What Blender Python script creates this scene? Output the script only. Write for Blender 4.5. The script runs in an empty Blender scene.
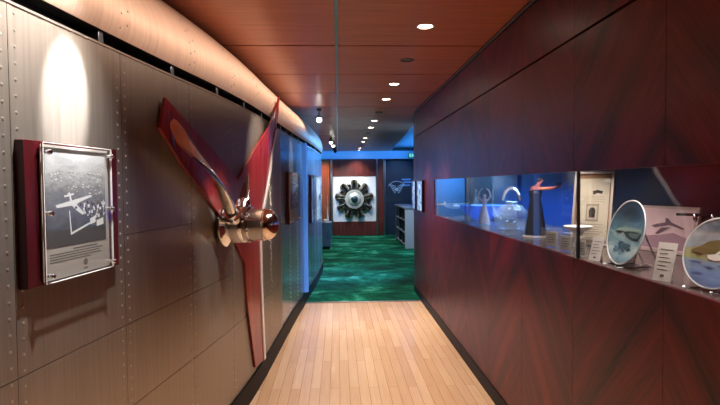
import bpy, bmesh, math, random
from math import radians as R, sin, cos, pi
from mathutils import Vector, Matrix
random.seed(7)
S = bpy.context.scene
COL = S.collection

# ------------------------------------------------------------------ render look
S.view_settings.view_transform = 'Standard'
S.view_settings.look = 'None'
S.view_settings.gamma = 1.0
S.view_settings.use_curve_mapping = False
S.view_settings.exposure = 0.0
try:
    S.cycles.use_denoising = True
    S.cycles.max_bounces = 10
    S.cycles.sample_clamp_indirect = 6.0
    S.cycles.caustics_reflective = False
    S.cycles.caustics_refractive = False
except Exception:
    pass

# ------------------------------------------------------------------ camera
FPX = 520.0
cam_d = bpy.data.cameras.new('camera')
cam_d.sensor_width = 36.0
cam_d.lens = FPX / 720.0 * 36.0
cam_d.clip_start = 0.05
cam = bpy.data.objects.new('camera', cam_d)
COL.objects.link(cam)
yaw, pit, rho = R(2.42), R(1.93), R(0.5)
fw = Vector((sin(yaw) * cos(pit), cos(yaw) * cos(pit), -sin(pit)))
r0 = Vector((cos(yaw), -sin(yaw), 0))
u0 = r0.cross(fw)
rt = r0 * cos(rho) - u0 * sin(rho)
up = u0 * cos(rho) + r0 * sin(rho)
M = Matrix((rt, up, -fw)).transposed().to_4x4()
M.translation = Vector((0, 0, 1.5))
cam.matrix_world = M
S.camera = cam

# ------------------------------------------------------------------ materials
def new_mat(name):
    m = bpy.data.materials.new(name)
    m.use_nodes = True
    nt = m.node_tree
    return m, nt, nt.nodes['Principled BSDF']

def L(c):   # sRGB 0-255 -> linear
    out = []
    for v in c:
        v /= 255.0
        out.append(v / 12.92 if v <= 0.04045 else ((v + 0.055) / 1.055) ** 2.4)
    return tuple(out) + (1.0,)

def simple(name, rgb, rough=0.5, metal=0.0, coat=0.0, noise=0.0, nscale=8.0, spec=None):
    m, nt, b = new_mat(name)
    col = L(rgb)
    b.inputs['Base Color'].default_value = col
    b.inputs['Roughness'].default_value = rough
    b.inputs['Metallic'].default_value = metal
    b.inputs['Coat Weight'].default_value = coat
    if spec is not None:
        b.inputs['Specular IOR Level'].default_value = spec
    if noise:
        tc = nt.nodes.new('ShaderNodeTexCoord')
        n = nt.nodes.new('ShaderNodeTexNoise')
        n.inputs['Scale'].default_value = nscale
        n.inputs['Detail'].default_value = 4
        nt.links.new(tc.outputs['Object'], n.inputs['Vector'])
        r = nt.nodes.new('ShaderNodeValToRGB')
        a = tuple(max(0, c * (1 - noise)) for c in col[:3]) + (1,)
        z = tuple(min(1, c * (1 + noise)) for c in col[:3]) + (1,)
        r.color_ramp.elements[0].position = 0.3
        r.color_ramp.elements[1].position = 0.7
        r.color_ramp.elements[0].color = a
        r.color_ramp.elements[1].color = z
        nt.links.new(n.outputs['Fac'], r.inputs['Fac'])
        nt.links.new(r.outputs['Color'], b.inputs['Base Color'])
    return m

def emit(name, rgb, strength):
    m, nt, b = new_mat(name)
    b.inputs['Base Color'].default_value = L(rgb)
    b.inputs['Emission Color'].default_value = L(rgb)
    b.inputs['Emission Strength'].default_value = strength
    return m

def mth(nt, op, a, b=None, c=None):
    n = nt.nodes.new('ShaderNodeMath')
    n.operation = op
    for i, v in enumerate((a, b, c)):
        if v is None:
            continue
        if isinstance(v, (int, float)):
            n.inputs[i].default_value = v
        else:
            nt.links.new(v, n.inputs[i])
    return n.outputs[0]

def comb(nt, x, y, z):
    n = nt.nodes.new('ShaderNodeCombineXYZ')
    for i, v in enumerate((x, y, z)):
        if isinstance(v, (int, float)):
            n.inputs[i].default_value = v
        else:
            nt.links.new(v, n.inputs[i])
    return n.outputs[0]

def sepxyz(nt):
    tc = nt.nodes.new('ShaderNodeTexCoord')
    s = nt.nodes.new('ShaderNodeSeparateXYZ')
    nt.links.new(tc.outputs['Object'], s.inputs[0])
    return s.outputs[0], s.outputs[1], s.outputs[2]

def noise(nt, vec, scale, detail=4, rough=0.5, dist=0.0):
    n = nt.nodes.new('ShaderNodeTexNoise')
    n.inputs['Scale'].default_value = scale
    n.inputs['Detail'].default_value = detail
    n.inputs['Roughness'].default_value = rough
    n.inputs['Distortion'].default_value = dist
    nt.links.new(vec, n.inputs['Vector'])
    return n.outputs['Fac']

def ramp(nt, fac, stops):
    r = nt.nodes.new('ShaderNodeValToRGB')
    e = r.color_ramp.elements
    while len(e) < len(stops):
        e.new(0.5)
    for el, (p, c) in zip(e, stops):
        el.position = p
        el.color = c if len(c) == 4 else L(c)
    nt.links.new(fac, r.inputs['Fac'])
    return r.outputs['Color']

def bump(nt, b, height, strength, dist=0.002):
    n = nt.nodes.new('ShaderNodeBump')
    n.inputs['Strength'].default_value = strength
    n.inputs['Distance'].default_value = dist
    nt.links.new(height, n.inputs['Height'])
    nt.links.new(n.outputs['Normal'], b.inputs['Normal'])

# mahogany veneer, book-matched chevrons every 0.655 m along the wall
def mahogany():
    m, nt, b = new_mat('mahogany_veneer')
    x, y, z = sepxyz(nt)
    t = mth(nt, 'PINGPONG', mth(nt, 'ADD', y, -1.645 + 13.1), 0.655)
    idx = mth(nt, 'FLOOR', mth(nt, 'DIVIDE', mth(nt, 'ADD', y, -1.645 + 13.1 + 0.655), 1.31))
    k = 1.15
    uu = mth(nt, 'MULTIPLY_ADD', t, k, z)
    vv = mth(nt, 'MULTIPLY_ADD', z, -k, t)
    v1 = comb(nt, mth(nt, 'MULTIPLY', uu, 4.0), mth(nt, 'MULTIPLY', vv, 0.35), idx)
    n1 = noise(nt, v1, 1.6, 3, 0.55, 0.5)
    v2 = comb(nt, mth(nt, 'MULTIPLY', uu, 40.0), mth(nt, 'MULTIPLY', vv, 2.5), idx)
    n2 = noise(nt, v2, 1.5, 4, 0.6, 0.3)
    f = mth(nt, 'MULTIPLY_ADD', n2, 0.35, mth(nt, 'MULTIPLY', n1, 0.72))
    c = ramp(nt, f, [(0.36, (24, 4, 7)), (0.45, (66, 11, 18)), (0.58, (92, 18, 26)), (0.72, (112, 31, 32))])
    nt.links.new(c, b.inputs['Base Color'])
    b.inputs['Roughness'].default_value = 0.4
    b.inputs['Coat Weight'].default_value = 0.06
    b.inputs['Coat Roughness'].default_value = 0.25
    b.inputs['Specular IOR Level'].default_value = 0.28
    bump(nt, b, n2, 0.08)
    return m

def wood_x(name, stops, axis='x', rough=0.4, coat=0.1):
    m, nt, b = new_mat(name)
    x, y, z = sepxyz(nt)
    if axis == 'x':
        v = comb(nt, mth(nt, 'MULTIPLY', x, 0.8), mth(nt, 'MULTIPLY', y, 14.0), mth(nt, 'MULTIPLY', z, 14.0))
    elif axis == 'z':
        v = comb(nt, mth(nt, 'MULTIPLY', x, 12.0), mth(nt, 'MULTIPLY', y, 12.0), mth(nt, 'MULTIPLY', z, 0.8))
    else:
        v = comb(nt, mth(nt, 'MULTIPLY', x, 14.0), mth(nt, 'MULTIPLY', y, 0.8), mth(nt, 'MULTIPLY', z, 14.0))
    n = noise(nt, v, 2.2, 5, 0.6, 0.4)
    nt.links.new(ramp(nt, n, stops), b.inputs['Base Color'])
    b.inputs['Roughness'].default_value = rough
    b.inputs['Coat Weight'].default_value = coat
    b.inputs['Coat Roughness'].default_value = 0.15
    return m

def floor_wood():
    m, nt, b = new_mat('strip_floor')
    x, y, z = sepxyz(nt)
    wv = comb(nt, y, x, 0.0)
    br = nt.nodes.new('ShaderNodeTexBrick')
    br.offset = 0.37
    br.inputs['Scale'].default_value = 1.0
    br.inputs['Brick Width'].default_value = 0.95
    br.inputs['Row Height'].default_value = 0.072
    br.inputs['Mortar Size'].default_value = 0.0016
    br.inputs['Mortar Smooth'].default_value = 0.3
    br.inputs['Color1'].default_value = L((222, 184, 148))
    br.inputs['Color2'].default_value = L((206, 164, 126))
    br.inputs['Mortar'].default_value = L((146, 102, 72))
    nt.links.new(wv, br.inputs['Vector'])
    g = noise(nt, comb(nt, mth(nt, 'MULTIPLY', x, 40.0), mth(nt, 'MULTIPLY', y, 1.6), 0.0), 1.5, 5, 0.6, 0.5)
    mix = nt.nodes.new('ShaderNodeMixRGB')
    mix.blend_type = 'MULTIPLY'
    mix.inputs['Fac'].default_value = 0.55
    nt.links.new(br.outputs['Color'], mix.inputs[1])
    nt.links.new(ramp(nt, g, [(0.3, (0.78, 0.74, 0.70, 1)), (0.7, (1, 1, 1, 1))]), mix.inputs[2])
    nt.links.new(mix.outputs[0], b.inputs['Base Color'])
    b.inputs['Roughness'].default_value = 0.26
    b.inputs['Coat Weight'].default_value = 0.25
    b.inputs['Coat Roughness'].default_value = 0.08
    return m

def carpet_mat():
    m, nt, b = new_mat('green_carpet')
    x, y, z = sepxyz(nt)
    n = noise(nt, comb(nt, mth(nt, 'MULTIPLY', x, 0.9), mth(nt, 'MULTIPLY', y, 1.25), 0.0), 1.5, 7, 0.7, 0.7)
    f = noise(nt, comb(nt, x, y, z), 90.0, 2)
    h = mth(nt, 'MULTIPLY_ADD', f, 0.18, mth(nt, 'MULTIPLY', n, 0.9))
    nt.links.new(ramp(nt, h, [(0.42, (0, 44, 32)), (0.53, (0, 78, 56)), (0.60, (8, 112, 84)), (0.72, (92, 184, 156))]), b.inputs['Base Color'])  # palest patches paint pools of light into the green
    b.inputs['Roughness'].default_value = 0.95
    b.inputs['Specular IOR Level'].default_value = 0.1
    bump(nt, b, f, 0.5, 0.004)
    return m

def hull_mat(name, rgb, rough, aniso=0.5, metal=0.55):
    m, nt, b = new_mat(name)
    x, y, z = sepxyz(nt)
    n = noise(nt, comb(nt, mth(nt, 'MULTIPLY', x, 3), mth(nt, 'MULTIPLY', y, 90.0), mth(nt, 'MULTIPLY', z, 2.0)), 1.0, 3, 0.6)
    c = L(rgb)
    nt.links.new(ramp(nt, n, [(0.3, tuple(v * 0.86 for v in c[:3]) + (1,)), (0.7, tuple(min(1, v * 1.08) for v in c[:3]) + (1,))]), b.inputs['Base Color'])
    b.inputs['Metallic'].default_value = metal
    nt.links.new(mth(nt, 'MULTIPLY_ADD', n, 0.12, rough - 0.06), b.inputs['Roughness'])
    b.inputs['Anisotropic'].default_value = aniso
    tg = nt.nodes.new('ShaderNodeTangent')
    tg.direction_type = 'RADIAL'
    tg.axis = 'Z'
    nt.links.new(tg.outputs[0], b.inputs['Tangent'])
    return m

def thin_glass(name, tint=(1, 1, 1), ior=1.5, refl=(1, 1, 1), haze=0.0, rough=0.0):
    m = bpy.data.materials.new(name)
    m.use_nodes = True
    nt = m.node_tree
    nt.nodes.clear()
    out = nt.nodes.new('ShaderNodeOutputMaterial')
    tr = nt.nodes.new('ShaderNodeBsdfTransparent')
    tr.inputs[0].default_value = tuple(tint) + (1,)
    gl = nt.nodes.new('ShaderNodeBsdfGlossy')
    gl.inputs['Color'].default_value = tuple(refl) + (1,)
    gl.inputs['Roughness'].default_value = rough
    # two-sided Fresnel reflectance from the angle between the surface and the ray
    ge = nt.nodes.new('ShaderNodeNewGeometry')
    dp = nt.nodes.new('ShaderNodeVectorMath')
    dp.operation = 'DOT_PRODUCT'
    nt.links.new(ge.outputs['Incoming'], dp.inputs[0])
    nt.links.new(ge.outputs['Normal'], dp.inputs[1])
    f0 = ((ior - 1) / (ior + 1)) ** 2
    om = mth(nt, 'SUBTRACT', 1.0, mth(nt, 'ABSOLUTE', dp.outputs['Value']))
    fr = mth(nt, 'MULTIPLY_ADD', mth(nt, 'POWER', om, 5.0), 1.0 - f0, f0)
    mx = nt.nodes.new('ShaderNodeMixShader')
    nt.links.new(fr, mx.inputs[0])
    nt.links.new(tr.outputs[0], mx.inputs[1])
    nt.links.new(gl.outputs[0], mx.inputs[2])
    res = mx.outputs[0]
    if haze:
        df = nt.nodes.new('ShaderNodeBsdfDiffuse')
        df.inputs[0].default_value = tuple(tint) + (1,)
        m2 = nt.nodes.new('ShaderNodeMixShader')
        m2.inputs[0].default_value = haze
        nt.links.new(res, m2.inputs[1])
        nt.links.new(df.outputs[0], m2.inputs[2])
        res = m2.outputs[0]
    nt.links.new(res, out.inputs['Surface'])
    return m

MAH = mahogany()
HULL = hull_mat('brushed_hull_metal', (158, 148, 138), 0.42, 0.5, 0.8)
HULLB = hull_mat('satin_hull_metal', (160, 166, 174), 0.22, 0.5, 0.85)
COWL = hull_mat('satin_cowl_metal', (214, 186, 166), 0.42, 0.3, 0.4)
RIVET = simple('rivet_metal', (205, 200, 192), 0.3, 0.9)
SLOTB = simple('bracket_metal', (120, 130, 140), 0.35, 0.8)
SEAM = simple('dark_seam', (34, 30, 28), 0.6, 0.3)
BLACK = simple('black_lacquer', (10, 10, 12), 0.3)
KICK = simple('black_kickboard', (7, 7, 8), 0.55, spec=.2)
MATTE = simple('matte_black', (12, 11, 12), 0.8)
CHROME = simple('polished_chrome', (228, 230, 234), 0.12, 1.0)
STEEL = simple('brushed_steel', (180, 182, 188), 0.28, 1.0)
COPPER = simple('copper_tip', (214, 140, 96), 0.3, 0.85)
CEILW = wood_x('ceiling_veneer', [(0.3, (158, 84, 52)), (0.5, (178, 100, 62)), (0.7, (190, 112, 72))], 'x', 0.42, 0.15)
REDW = wood_x('red_lacquered_wood', [(0.3, (84, 14, 15)), (0.5, (136, 32, 26)), (0.72, (164, 56, 38))], 'z', 0.3, 0.15)
PLAQW = wood_x('plaque_wood', [(0.3, (44, 6, 10)), (0.7, (74, 13, 20))], 'z', 0.3, 0.3)
FARW = wood_x('far_panel_wood', [(0.3, (66, 26, 24)), (0.7, (112, 46, 42))], 'z', 0.4, 0.2)
AMBERW = wood_x('amber_wood', [(0.3, (130, 62, 34)), (0.7, (180, 92, 52))], 'z', 0.4, 0.2)
FLOORW = floor_wood()
CARPET = carpet_mat()
GLASS = thin_glass('clear_pane', (0.97, 0.98, 0.98), 1.52)
JUG = thin_glass('clear_glassware', (0.86, 0.9, 0.93), 1.6, haze=0.11)
ACRYL = thin_glass('clear_acrylic', (0.93, 0.95, 0.95), 1.5, haze=0.05)
BLUEG = thin_glass('blue_glass', (0.22, 0.45, 0.85), 1.55, haze=0.35, rough=0.05)
WHITE = simple('white_paint', (232, 232, 230), 0.5)
PAPER = simple('cream_paper', (226, 214, 194), 0.8, noise=0.06)
CARD = simple('white_card', (226, 224, 220), 0.8)
INK = simple('grey_ink', (96, 92, 88), 0.8)
DINK = simple('dark_ink', (44, 42, 42), 0.8)
GREYM = simple('anodised_grey', (186, 180, 172), 0.45, 0.25)
LAMP_ON = emit('lamp_glow', (255, 238, 214), 30.0)
LAMP_OFF = simple('lamp_off_glass', (70, 52, 40), 0.3)

# ------------------------------------------------------------------ mesh building
class MB:
    def __init__(self):
        self.v, self.f, self.mi = [], [], []
    def add(self, verts, faces, mi=0):
        o = len(self.v)
        self.v += [tuple(p) for p in verts]
        self.f += [tuple(i + o for i in f) for f in faces]
        self.mi += [mi] * len(faces)
    def box(self, x0, x1, y0, y1, z0, z1, mi=0):
        v = [(x, y, z) for x in (x0, x1) for y in (y0, y1) for z in (z0, z1)]
        self.add(v, [(0, 1, 3, 2), (4, 6, 7, 5), (0, 4, 5, 1), (2, 3, 7, 6), (0, 2, 6, 4), (1, 5, 7, 3)], mi)
    def poly(self, pts, mi=0):
        self.add(pts, [tuple(range(len(pts)))], mi)
    def prism(self, pts, fn, w0, w1, mi=0):
        n = len(pts)
        v = [fn(a, b, w0) for a, b in pts] + [fn(a, b, w1) for a, b in pts]
        f = [tuple(range(n)), tuple(range(2 * n - 1, n - 1, -1))]
        f += [(i, (i + 1) % n, n + (i + 1) % n, n + i) for i in range(n)]
        self.add(v, f, mi)
    def tube(self, pts, r, n=10, mi=0, caps=True, flat=None):
        pts = [Vector(p) for p in pts]
        rs = r if isinstance(r, (list, tuple)) else [r] * len(pts)
        v, f = [], []
        ref = Vector((0, 0, 1))
        prev = None
        for i, p in enumerate(pts):
            d = (pts[min(i + 1, len(pts) - 1)] - pts[max(i - 1, 0)]).normalized()
            if prev is None:
                a = ref if abs(d.dot(ref)) < 0.9 else Vector((1, 0, 0))
                u = (a - d * a.dot(d)).normalized()
            else:
                u = (prev - d * prev.dot(d)).normalized()
            prev = u
            w = d.cross(u)
            for k in range(n):
                a = 2 * pi * k / n
                v.append(p + (u * cos(a) + w * sin(a)) * rs[i])
        for i in range(len(pts) - 1):
            for k in range(n):
                f.append((i * n + k, i * n + (k + 1) % n, (i + 1) * n + (k + 1) % n, (i + 1) * n + k))
        if caps:
            f.append(tuple(range(n - 1, -1, -1)))
            f.append(tuple(range((len(pts) - 1) * n, len(pts) * n)))
        self.add(v, f, mi)
    def lathe(self, prof, o=(0, 0, 0), axis=(0, 0, 1), n=24, mi=0):
        o = Vector(o)
        d = Vector(axis).normalized()
        a = Vector((0, 0, 1)) if abs(d.z) < 0.9 else Vector((1, 0, 0))
        u = (a - d * a.dot(d)).normalized()
        w = d.cross(u)
        v, f = [], []
        for r, h in prof:
            for k in range(n):
                t = 2 * pi * k / n
                v.append(o + d * h + (u * cos(t) + w * sin(t)) * max(r, 1e-5))
        for i in range(len(prof) - 1):
            for k in range(n):
                f.append((i * n + k, i * n + (k + 1) % n, (i + 1) * n + (k + 1) % n, (i + 1) * n + k))
        self.add(v, f, mi)
        if prof[0][0] > 1e-4:
            self.add([v[k] for k in range(n)], [tuple(range(n - 1, -1, -1))], mi)
        if prof[-1][0] > 1e-4:
            self.add([v[(len(prof) - 1) * n + k] for k in range(n)], [tuple(range(n))], mi)
    def ball(self, c, r, n=12, mi=0, sc=(1, 1, 1)):
        v, f = [], []
        m = n // 2
        for i in range(m + 1):
            ph = pi * i / m
            for k in range(n):
                t = 2 * pi * k / n
                v.append((c[0] + r * sc[0] * sin(ph) * cos(t), c[1] + r * sc[1] * sin(ph) * sin(t), c[2] + r * sc[2] * cos(ph)))
        for i in range(m):
            for k in range(n):
                f.append((i * n + k, i * n + (k + 1) % n, (i + 1) * n + (k + 1) % n, (i + 1) * n + k))
        self.add(v, f, mi)
    def build(self, name, mats, parent=None, bevel=0.0, smooth=35, clean=True, subd=0):
        me = bpy.data.meshes.new(name)
        me.from_pydata(self.v, [], self.f)
        me.update()
        if not isinstance(mats, (list, tuple)):
            mats = [mats]
        for m in mats:
            me.materials.append(m)
        for p, i in zip(me.polygons, self.mi):
            p.material_index = i
        if clean:
            bm = bmesh.new()
            bm.from_mesh(me)
            bmesh.ops.remove_doubles(bm, verts=bm.verts, dist=1e-5)
            bmesh.ops.recalc_face_normals(bm, faces=bm.faces)
            bm.to_mesh(me)
            bm.free()
        if smooth:
            for p in me.polygons:
                p.use_smooth = True
            me.set_sharp_from_angle(angle=R(smooth))
        o = bpy.data.objects.new(name, me)
        COL.objects.link(o)
        if parent is not None:
            o.parent = parent
        if bevel:
            b = o.modifiers.new('bevel', 'BEVEL')
            b.width = bevel
            b.segments = 2
            b.limit_method = 'ANGLE'
        if subd:
            s = o.modifiers.new('subsurf', 'SUBSURF')
            s.levels = s.render_levels = subd
        return o

def tag(o, label=None, cat=None, group=None, kind=None):
    if label: o['label'] = label
    if cat: o['category'] = cat
    if group: o['group'] = group
    if kind: o['kind'] = kind
    return o

def struct(o):
    o['kind'] = 'structure'
    return o

def thing(name, label, cat, loc, rot=(0, 0, 0), group=None):
    o = bpy.data.objects.new(name, None)
    o.empty_display_size = 0.1
    COL.objects.link(o)
    if isinstance(rot, Matrix):
        o.matrix_world = rot
    else:
        o.location = loc
        o.rotation_euler = rot
    return tag(o, label, cat, group)

def dup(root, loc, label, group=None):
    r = root.copy()
    COL.objects.link(r)
    r.location = loc
    r['label'] = label
    if group: r['group'] = group
    for ch in list(root.children):
        c = ch.copy()
        COL.objects.link(c)
        c.parent = r
        for g in list(ch.children):
            d = g.copy()
            COL.objects.link(d)
            d.parent = c
    return r

# ------------------------------------------------------------------ lights
def spot(loc, aim, power, size, blend=0.5, col=(1, 0.86, 0.68), rad=0.03):
    l = bpy.data.lights.new('spot', 'SPOT')
    l.energy, l.spot_size, l.spot_blend, l.color, l.shadow_soft_size = power, R(size), blend, col, rad
    o = bpy.data.objects.new('spot_lamp', l)
    COL.objects.link(o)
    o.location = loc
    o.rotation_euler = (Vector(aim) - Vector(loc)).to_track_quat('-Z', 'Y').to_euler()
    return o

def area(loc, aim, power, sx, sy, col=(1, 1, 1), spread=180):
    l = bpy.data.lights.new('area', 'AREA')
    l.energy, l.color, l.shape, l.size, l.size_y, l.spread = power, col, 'RECTANGLE', sx, sy, R(spread)
    o = bpy.data.objects.new('area_lamp', l)
    COL.objects.link(o)
    o.location = loc
    d = (Vector(aim) - Vector(loc)).normalized()
    if abs(d.z) > .97:
        o.rotation_euler = (0 if d.z < 0 else pi, 0, 0)      # size_x along x, size_y along y
    else:                                                   # size_x horizontal, size_y up the slope
        X = d.cross(Vector((0, 0, 1))).normalized()
        Y = X.cross(d)
        o.rotation_euler = Matrix((X, Y, -d)).transposed().to_euler()
    return o

w = bpy.data.worlds.new('world')
S.world = w
w.use_nodes = True
w.node_tree.nodes['Background'].inputs[0].default_value = (0.02, 0.02, 0.025, 1)
w.node_tree.nodes['Background'].inputs[1].default_value = 0.5

# ------------------------------------------------------------------ left wall curve
HP = [(-1.6, -1.26), (-.8, -1.185), (0, -1.105), (1.0, -.99), (1.6, -.915), (2.0, -.86), (2.5, -.785), (3.0, -.705), (3.5, -.642),
      (4.0, -.597), (5, -.54), (6, -.478), (7, -.405), (8, -.335), (9, -.292), (9.6, -.30), (10, -.35)]
def W(y):
    n = len(HP)
    for i in range(n - 1):
        if y <= HP[i + 1][0] or i == n - 2:
            break
    x0, a0 = HP[i]; x1, a1 = HP[i + 1]
    def sl(k):
        lo, hi = max(k - 1, 0), min(k + 1, n - 1)
        return (HP[hi][1] - HP[lo][1]) / (HP[hi][0] - HP[lo][0])
    h = x1 - x0; t = (y - x0) / h
    m0 = sl(i) * h; m1 = sl(i + 1) * h
    return (2*t**3 - 3*t*t + 1)*a0 + (t**3 - 2*t*t + t)*m0 + (-2*t**3 + 3*t*t)*a1 + (t**3 - t*t)*m1
def dW(y):
    return (W(y + .02) - W(y - .02)) / .04
def hull_pt(y, off, z):
    """point at distance off out of the hull surface"""
    s = dW(y); n = math.sqrt(1 + s * s)
    return (W(y) + off / n, y - off * s / n, z)
TAIL = [(-.35, 10.0), (-.43, 10.22), (-.58, 10.4), (-.82, 10.52), (-1.15, 10.58), (-1.7, 10.6)]
def path(off, y0=-1.6, y1=10.0, tail=True, step=0.12):
    n = max(2, int((y1 - y0) / step))
    p = [hull_pt(y0 + (y1 - y0) * i / n, off, 0)[:2] for i in range(n + 1)]
    if tail:
        for i in range(1, len(TAIL)):
            a = Vector(TAIL[i - 1]); b = Vector(TAIL[min(i + 1, len(TAIL) - 1)])
            d = (b - a).normalized()
            nn = Vector((d.y, -d.x))
            q = Vector(TAIL[i]) + nn * off
            p.append((q.x, q.y))
    return p
def band(mb, y0, y1, prof, mi=0, tail=False):
    """sheet swept along the hull, prof = [(off, z)...]"""
    rows = [path(o, y0, y1, tail) for o, z in prof]
    n = len(rows[0])
    v = [(x, y, prof[j][1]) for j in range(len(prof)) for x, y in rows[j]]
    f = [(j * n + i, j * n + i + 1, (j + 1) * n + i + 1, (j + 1) * n + i) for j in range(len(prof) - 1) for i in range(n - 1)]
    mb.add(v, f, mi)

ZS = 2.03          # slot bottom
ZS2 = 2.080
SEAMS = [-0.83, -0.24, 0.35, 0.93, 1.52, 2.09, 2.70, 3.29, 3.88, 4.42, 4.96, 5.50, 6.04, 6.56, 7.16, 7.76, 8.36, 8.96]
hull = MB()
ys = [-1.6] + SEAMS + [10.0]
HS = {2: (0.95,), 3: (0.95,), 4: (0.95,), 5: (0.95,), 6: (0.61, 0.95, 1.31), 7: (0.61, 0.95), 8: (0.61,)}
for i in range(len(ys) - 1):
    a, b = ys[i] + .0012, ys[i + 1] - .0012
    last = i == len(ys) - 2
    cuts = [0.0] + list(HS.get(i, (0.61,) if i > 8 and not last else ())) + [ZS]
    for c0, c1 in zip(cuts[:-1], cuts[1:]):
        z0 = c0 + (.0015 if c0 else 0); z1 = c1 - (.0015 if c1 < ZS else 0)
        d = -.006
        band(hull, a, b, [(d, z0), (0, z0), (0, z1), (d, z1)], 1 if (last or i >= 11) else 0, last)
# slot: ledge, dark back, top lip; then the cowling rolling back to the ceiling
band(hull, -1.6, 10.0, [(0, ZS), (.004, ZS), (.004, ZS - .008), (0, ZS - .008)], 0, True)
band(hull, -1.6, 10.0, [(0, ZS), (-.06, ZS)], 3, True)
band(hull, -1.6, 10.0, [(-.06, ZS), (-.06, ZS2)], 3, True)
band(hull, -1.6, 10.0, [(-.06, ZS2), (.0, ZS2)], 3, True)
band(hull, -1.6, 10.0, [(-.008, 0), (-.008, ZS)], 2, True)
CW = [(.0, ZS2), (.008, ZS2 + .01), (.018, 2.115), (.024, 2.15), (.024, 2.19), (.017, 2.23), (.004, 2.27), (-.016, 2.31), (-.044, 2.35), (-.078, 2.39), (-.118, 2.43), (-.165, 2.47), (-.21, 2.50), (-.24, 2.515)]
band(hull, -1.6, 10.0, CW, 5, True)
# rivets: two staggered rows on each seam
def dome(mb, y, z, off=0.0, r=.0052, h=.003, tilt=0.0, mi=4):
    c = Vector(hull_pt(y, off, z))
    s = dW(y); n = math.sqrt(1 + s * s)
    N = Vector((1 / n, -s / n, 0)); T = Vector((s / n, 1 / n, 0)); Z = Vector((0, 0, 1))
    if tilt:
        N2 = N * cos(tilt) + Z * sin(tilt); Z = Z * cos(tilt) - N * sin(tilt); N = N2
    v = []
    for rr, hh in ((r, -.0005), (r * .8, h * .65)):
        for k in range(6):
            a = pi * k / 3
            v.append(c + T * (cos(a) * rr) + Z * (sin(a) * rr) + N * hh)
    v.append(c + N * h)
    f = [(k, (k + 1) % 6, 6 + (k + 1) % 6, 6 + k) for k in range(6)] + [(6 + k, 6 + (k + 1) % 6, 12) for k in range(6)]
    mb.add(v, f, mi)
for s in SEAMS:
    if s < 0.5: continue
    for side in (-1, 1):
        z = .19 + (0.0235 if side > 0 else 0)
        while z < 2.0:
            dome(hull, s + side * .026, z)
            z += .047
    for side in (-1, 1):
        for j in range(5):
            z = 2.115 + .055 * j + (.02 if side > 0 else 0)
            for (o0, z0), (o1, z1) in zip(CW[:-1], CW[1:]):
                if z0 <= z < z1 and z1 > z0:
                    t = (z - z0) / (z1 - z0)
                    dome(hull, s + side * .022, z, o0 + (o1 - o0) * t, tilt=math.atan2(-(o1 - o0), (z1 - z0)))
wl = struct(hull.build('wall_left', [HULL, HULLB, SEAM, MATTE, RIVET, COWL], smooth=40, clean=False))
for y in (1.43, 1.99, 2.555, 3.11, 3.64, 4.18, 5.09, 5.45, 5.81, 6.3, 6.9, 7.5, 8.1):
    m = MB()
    s = dW(y); n = math.sqrt(1 + s * s)
    N = Vector((1 / n, -s / n, 0)); T = Vector((s / n, 1 / n, 0)); Z = Vector((0, 0, 1))
    c = Vector(hull_pt(y, -.035, (ZS + ZS2) / 2))
    hw, hh = .016, (ZS2 - ZS) / 2
    v = [c + T * a * hw + N * b * .022 + Z * d * hh for a in (-1, 1) for b in (-1, 1) for d in (-1, 1)]
    m.add(v, [(0, 1, 3, 2), (4, 6, 7, 5), (0, 4, 5, 1), (2, 3, 7, 6), (0, 2, 6, 4), (1, 5, 7, 3)])
    struct(m.build('slot_bracket', SLOTB, wl, bevel=.003))
bb = MB()
band(bb, -1.6, 10.0, [(.0, .15), (.012, .15), (.014, .14), (.014, 0.0), (0, 0)], 0, True)
struct(bb.build('baseboard_left', KICK, smooth=30))
# vertical strip where the hull sections meet; emission paints its blue light
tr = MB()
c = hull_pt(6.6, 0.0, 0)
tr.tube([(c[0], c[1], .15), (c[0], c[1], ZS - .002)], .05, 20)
struct(tr.build('trim_1', emit('painted_blue_glow', (72, 132, 225), .52)))

# ------------------------------------------------------------------ right wall
XR = 1.06
RARC = [(1.06, 7.0), (1.066, 7.25), (1.098, 7.5), (1.142, 7.75), (1.195, 8.0), (1.265, 8.25), (1.37, 8.45), (1.52, 8.6), (1.78, 8.72), (2.3, 8.8), (3.6, 8.82)]
def rpath(y0, off=0.0):
    p = [(XR, y0)] + RARC
    out = []
    for i, q in enumerate(p):
        a = Vector(p[max(i - 1, 0)]); b = Vector(p[min(i + 1, len(p) - 1)])
        d = (b - a).normalized()
        out.append((q[0] - d.y * off, q[1] + d.x * off))
    return out
def rwall(mb, y0, z0, z1, th, mi=0, off=0.0):
    A = rpath(y0, off); B = rpath(y0, off - th)
    n = len(A)
    v = [(x, y, z0) for x, y in A] + [(x, y, z1) for x, y in A] + [(x, y, z0) for x, y in B] + [(x, y, z1) for x, y in B]
    f = []
    for i in range(n - 1):
        f += [(i, i + 1, n + i + 1, n + i), (2*n + i, 3*n + i, 3*n + i + 1, 2*n + i + 1), (n + i, n + i + 1, 3*n + i + 1, 3*n + i), (i, 2*n + i, 2*n + i + 1, i + 1)]
    f += [(0, n, 3*n, 2*n), (n - 1, 3*n - 1 + 0, 4*n - 1, 2*n - 1)]
    mb.add(v, f, mi)
O0, O1 = 0.55, 5.68            # display opening along the wall
ZB, ZT, ZG = 1.163, 1.552, 2.150
wr = MB()
sy = [1.645 + .655 * k for k in range(-5, 9) if -1.6 < 1.645 + .655 * k < 6.95]
ed = [-1.6] + sy + [7.0]
for a, b in zip(ed[:-1], ed[1:]):
    g = .0012
    for z0, z1 in ((.10, ZB), (ZT, ZG - .006), (ZG + .006, 2.462)):
        if b >= 7.0:
            continue
        wr.box(XR, XR + .02, a + g, b - g, z0, z1)
for a, b in ((-1.6, O0), (O1, sy[-1])):
    wr.box(XR, XR + .02, a, b, ZB, ZT)
ylast = sy[-1]
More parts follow.
